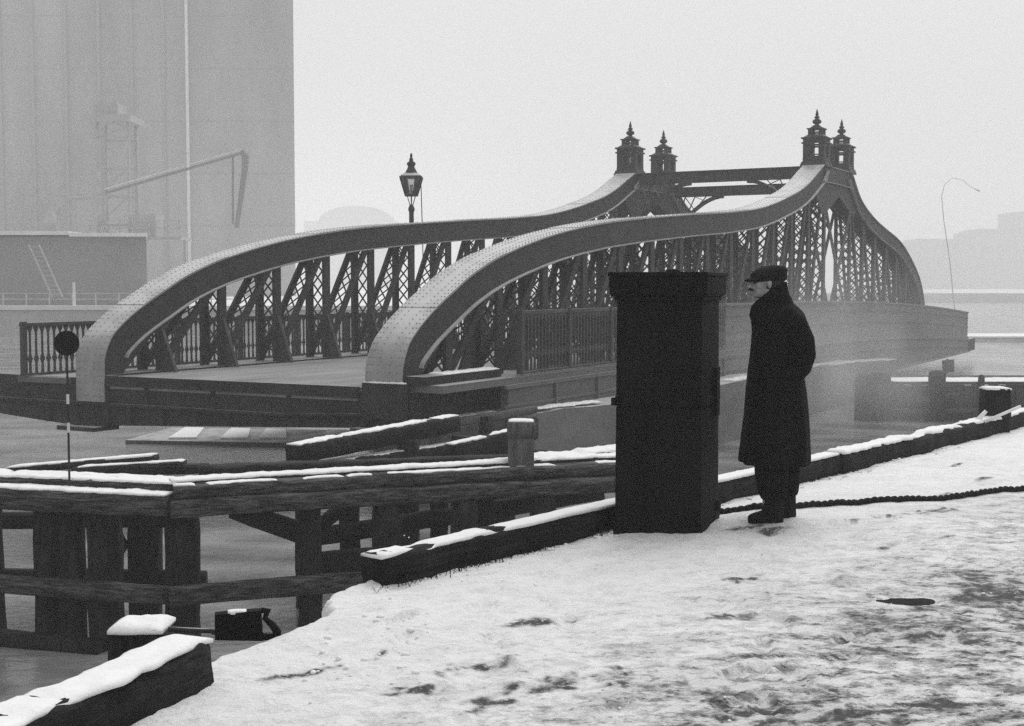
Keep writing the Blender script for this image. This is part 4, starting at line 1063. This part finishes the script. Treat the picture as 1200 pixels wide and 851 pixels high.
m.bar((-44, 138.5, 8.4), (-34.5, 138.5, 8.4), .1, .1); m.bar((-44, 138.5, 7.6), (-34.5, 138.5, 7.6), .1, .1); m.build('gantry_rail', STEELF, el, world=True)
m = MB(); m.bar((-42.2, 138, 11.2), (-28.0, 138, 15.3), .4, .24); m.build('spout_arm', STEELD, el, world=True)
m = MB(); m.bar((-42.2, 137.9, 11.6), (-28.0, 137.9, 15.7), .25, .10); m.build('arm_rail', PALE, el, world=True)
m = MB(); m.tube([(-28.0, 138, 15.5), (-27.6, 138, 15.0), (-27.7, 138, 13.5), (-28.6, 138, 7.6)], [.38, .38, .32, .24], 8); m.tube([(-28.9, 138, 15.2), (-29.0, 138, 8)], .12, 6); m.build('hanging_chute', STEELD, el, world=True)
for x in (-34.5, -43.6): m = MB(); m.bar((x, 140, -.2), (x, 140, 6.4), .3, .3); m.build('gantry_leg', STEELF, el, world=True)

m = MB(); m.tube([(-47, 137.5, 6.6), (-47, 137.5, 9.4), (-45.6, 137.5, 10.6), (-43.4, 137.5, 10.8)], .22, 8); m.build('dust_pipe', STEELF, el, world=True)
m = MB(); m.box(-39.6, -37.2, 138.8, 142, 6.71, 9.1); m.build('winch_hut', STEELF, el, world=True)
m = MB(); m.lathe([(.9, 6.7), (.9, 8.1), (.25, 9.4), (.2, 9.9)], 10, (-48.6, 140, 0)); m.build('cyclone_hopper', STEELF, el, world=True)
m = MB(); m.bar((-44, 138.4, 11.1), (-52, 138.4, 10.9), .12, .12); m.build('stay_bar', STEELF, el, world=True)
for x, zz in ((-47, 15.9), (-45.4, 13.2), (-36.2, 9.4)): m = MB(); m.bar((x, 138.4, 6.6), (x, 138.4, zz), .09, .09); m.build('vent_pipe', STEELF, el, world=True)
m = MB(); m.tube([(-28.3, 138, 15.6), (-34, 138, 15.3), (-41.5, 138.6, 18.6)], .05, 6); m.build('arm_stay', STEELF, el, world=True)
for i, (x0, x1, zz, lab) in enumerate(((-52, -24, 1.15, 'upper'), )):
    rl = empty('quay_railing', (x0, 114.5, -.2)); tag(rl, 'pale post and rail fence along the far quay edge at left', 'fence')
    for k in range(15):
        m = MB(); xx = x0 + k * 2.0; m.bar((xx, 114.5, -.2), (xx, 114.5, 1.0), .1, .1); m.build('post', STEELF, rl, world=True)
    for z in (.45, .95): m = MB(); m.bar((x0, 114.5, z), (x1, 114.5, z), .07, .07); m.build('rail', STEELF, rl, world=True)
ld = empty('ladder', (-46, 117, -.2)); tag(ld, 'pale leaning ladder in front of the brick warehouse', 'ladder')
for dx in (0, .9): m = MB(); m.bar((-42.6 + dx, 117, 5.2), (-40.6 + dx, 117, .6), .16, .1); m.build('stile', STEELF, ld, world=True)
m = MB()
for k in range(11):
    f = k / 11 + .04; m.bar((-42.6 + 2 * f, 117, 5.2 - 4.6 * f), (-41.7 + 2 * f, 117, 5.2 - 4.6 * f), .05, .05)
m.build('rungs', STEELF, ld, world=True)
pst = empty('mooring_pole', (-37.7, 114, -.2)); tag(pst, 'pale upright pole on the far quay beside the bridge end', 'pole')
MB().tube([(-37.7, 114, -.2), (-37.7, 114, 1.9)], [.14, .12], 8).build('pole', PALE, pst, world=True)
fq = empty('far_quay_wall', (-40, 113, WZ)); tag(fq, 'dark far quay wall topped by a white coping at left', 'wall')
m = MB(); m.box(-80, -8.2, 112.6, 112.98, WZ - .5, -.45); m.build('wall', STEELF, fq, world=True)
m = MB(); m.box(-80, -8.2, 112.4, 113.4, -.449, -.1); m.build('coping', PALE, fq, world=True)

vd = empty('vaulted_shed', (-96, 840, -.2)); tag(vd, 'very faint round roofed shed far away in the fog', 'building')
m = MB(); m.box(-130, -72, 830, 860, -.2, 42); m.build('wall', BRICKF, vd, world=True)
m = MB(); n = 18; poly = [(-121 + 23 * (1 - math.cos(math.pi * k / n)), 42.01 + 9.5 * math.sin(math.pi * k / n)) for k in range(n + 1)]
m.prism(poly, (0, 831, 0), (1, 0, 0), (0, 0, 1), (0, 28, 0)); m.build('vault_roof', SLATE, vd, world=True)
for i, (x0, x1, y0, zt, lab) in enumerate(((225, 262, 760, 26, 'lowest of the foggy warehouses beyond the bridge tail'), (255, 287, 745, 31, 'middle foggy warehouse behind the gooseneck lamp'), (283, 440, 752, 43, 'tallest foggy building at the right edge'))):
    b = empty('foggy_building', (x0, y0, -.2)); tag(b, lab, 'building', 'buildings lost in fog at the right')
    m = MB(); m.box(x0, x1, y0, y0 + 22, -.2, zt); m.build('wall', BRICKF, b, world=True)
    xm = (x0 + x1) / 2; hw = (x1 - x0) / 2
    m = MB(); m.prism([(x0 - .5, zt + .01), (x1 + .5, zt + .01), (xm + hw * .8, zt + 2.2), (xm - hw * .6, zt + 2.6)], (0, y0 - .3, 0), (1, 0, 0), (0, 0, 1), (0, 22.6, 0)); r_ = m.build('roof', SLATE, b, world=True)
    for k in range(int((x1 - x0) / 7)):
        for zz in (6, 14, 21):
            m = MB(); m.box(x0 + 2 + k * 7, x0 + 5 + k * 7, y0 - .12, y0 - .01, zz, zz + 3.6); m.build('window', SLATE, b, world=True)

# ------------------------------------------------------------------ the foggy air
hz_ = MB(); hz_.box(-700, 700, -60, 900, -4.6, 62.5)
m = bpy.data.materials.new('fog'); m.use_nodes = True; nt = m.node_tree
for nd in list(nt.nodes): nt.nodes.remove(nd)
pv = nt.nodes.new('ShaderNodeVolumePrincipled'); ou = nt.nodes.new('ShaderNodeOutputMaterial')
pv.inputs['Color'].default_value = g(.97); pv.inputs['Density'].default_value = .0022; pv.inputs['Anisotropy'].default_value = 0.0
nt.links.new(pv.outputs[0], ou.inputs['Volume'])
tag(hz_.build('haze', m), 'pale winter fog filling the air over the dock', 'fog', kind='stuff')

# a drift of steam rising between the pier and the landing stage
st_ = MB(); st_.ball((8.7, 35.0, -.2), (4.6, 5.0, 3.6), 20, 14)
m = bpy.data.materials.new('steam_wisps'); m.use_nodes = True; nt = m.node_tree
for nd in list(nt.nodes): nt.nodes.remove(nd)
pv = nt.nodes.new('ShaderNodeVolumePrincipled'); ou = nt.nodes.new('ShaderNodeOutputMaterial'); tc = nt.nodes.new('ShaderNodeTexCoord')
nz_ = nt.nodes.new('ShaderNodeTexNoise'); nz_.inputs['Scale'].default_value = .75; nz_.inputs['Detail'].default_value = 5
mp = nt.nodes.new('ShaderNodeMapping'); mp.inputs['Scale'].default_value = (1, 1, .55)
nt.links.new(tc.outputs['Object'], mp.inputs[0]); nt.links.new(mp.outputs[0], nz_.inputs['Vector'])
mr = nt.nodes.new('ShaderNodeMapRange'); mr.inputs[1].default_value = .40; mr.inputs[2].default_value = .72; mr.inputs[3].default_value = .0; mr.inputs[4].default_value = .21
nt.links.new(nz_.outputs['Fac'], mr.inputs[0])
# thin out towards the edge of the drift
ve = nt.nodes.new('ShaderNodeVectorMath'); ve.operation = 'SUBTRACT'; ve.inputs[1].default_value = (8.7, 35.0, -.2)
vd_ = nt.nodes.new('ShaderNodeVectorMath'); vd_.operation = 'DIVIDE'; vd_.inputs[1].default_value = (4.6, 5.0, 3.6)
vl = nt.nodes.new('ShaderNodeVectorMath'); vl.operation = 'LENGTH'
nt.links.new(tc.outputs['Object'], ve.inputs[0]); nt.links.new(ve.outputs[0], vd_.inputs[0]); nt.links.new(vd_.outputs[0], vl.inputs[0])
fa = nt.nodes.new('ShaderNodeMapRange'); fa.interpolation_type = 'SMOOTHSTEP'; fa.inputs[1].default_value = 1.0; fa.inputs[2].default_value = .1; fa.inputs[3].default_value = 0; fa.inputs[4].default_value = 1
nt.links.new(vl.outputs['Value'], fa.inputs[0])
mu = nt.nodes.new('ShaderNodeMath'); mu.operation = 'MULTIPLY'; nt.links.new(mr.outputs[0], mu.inputs[0]); nt.links.new(fa.outputs[0], mu.inputs[1])
nt.links.new(mu.outputs[0], pv.inputs['Density']); pv.inputs['Color'].default_value = g(.97)
nt.links.new(pv.outputs[0], ou.inputs['Volume'])
tag(st_.build('steam', m), 'wisp of pale steam drifting over the water beside the pier', 'steam', kind='stuff')
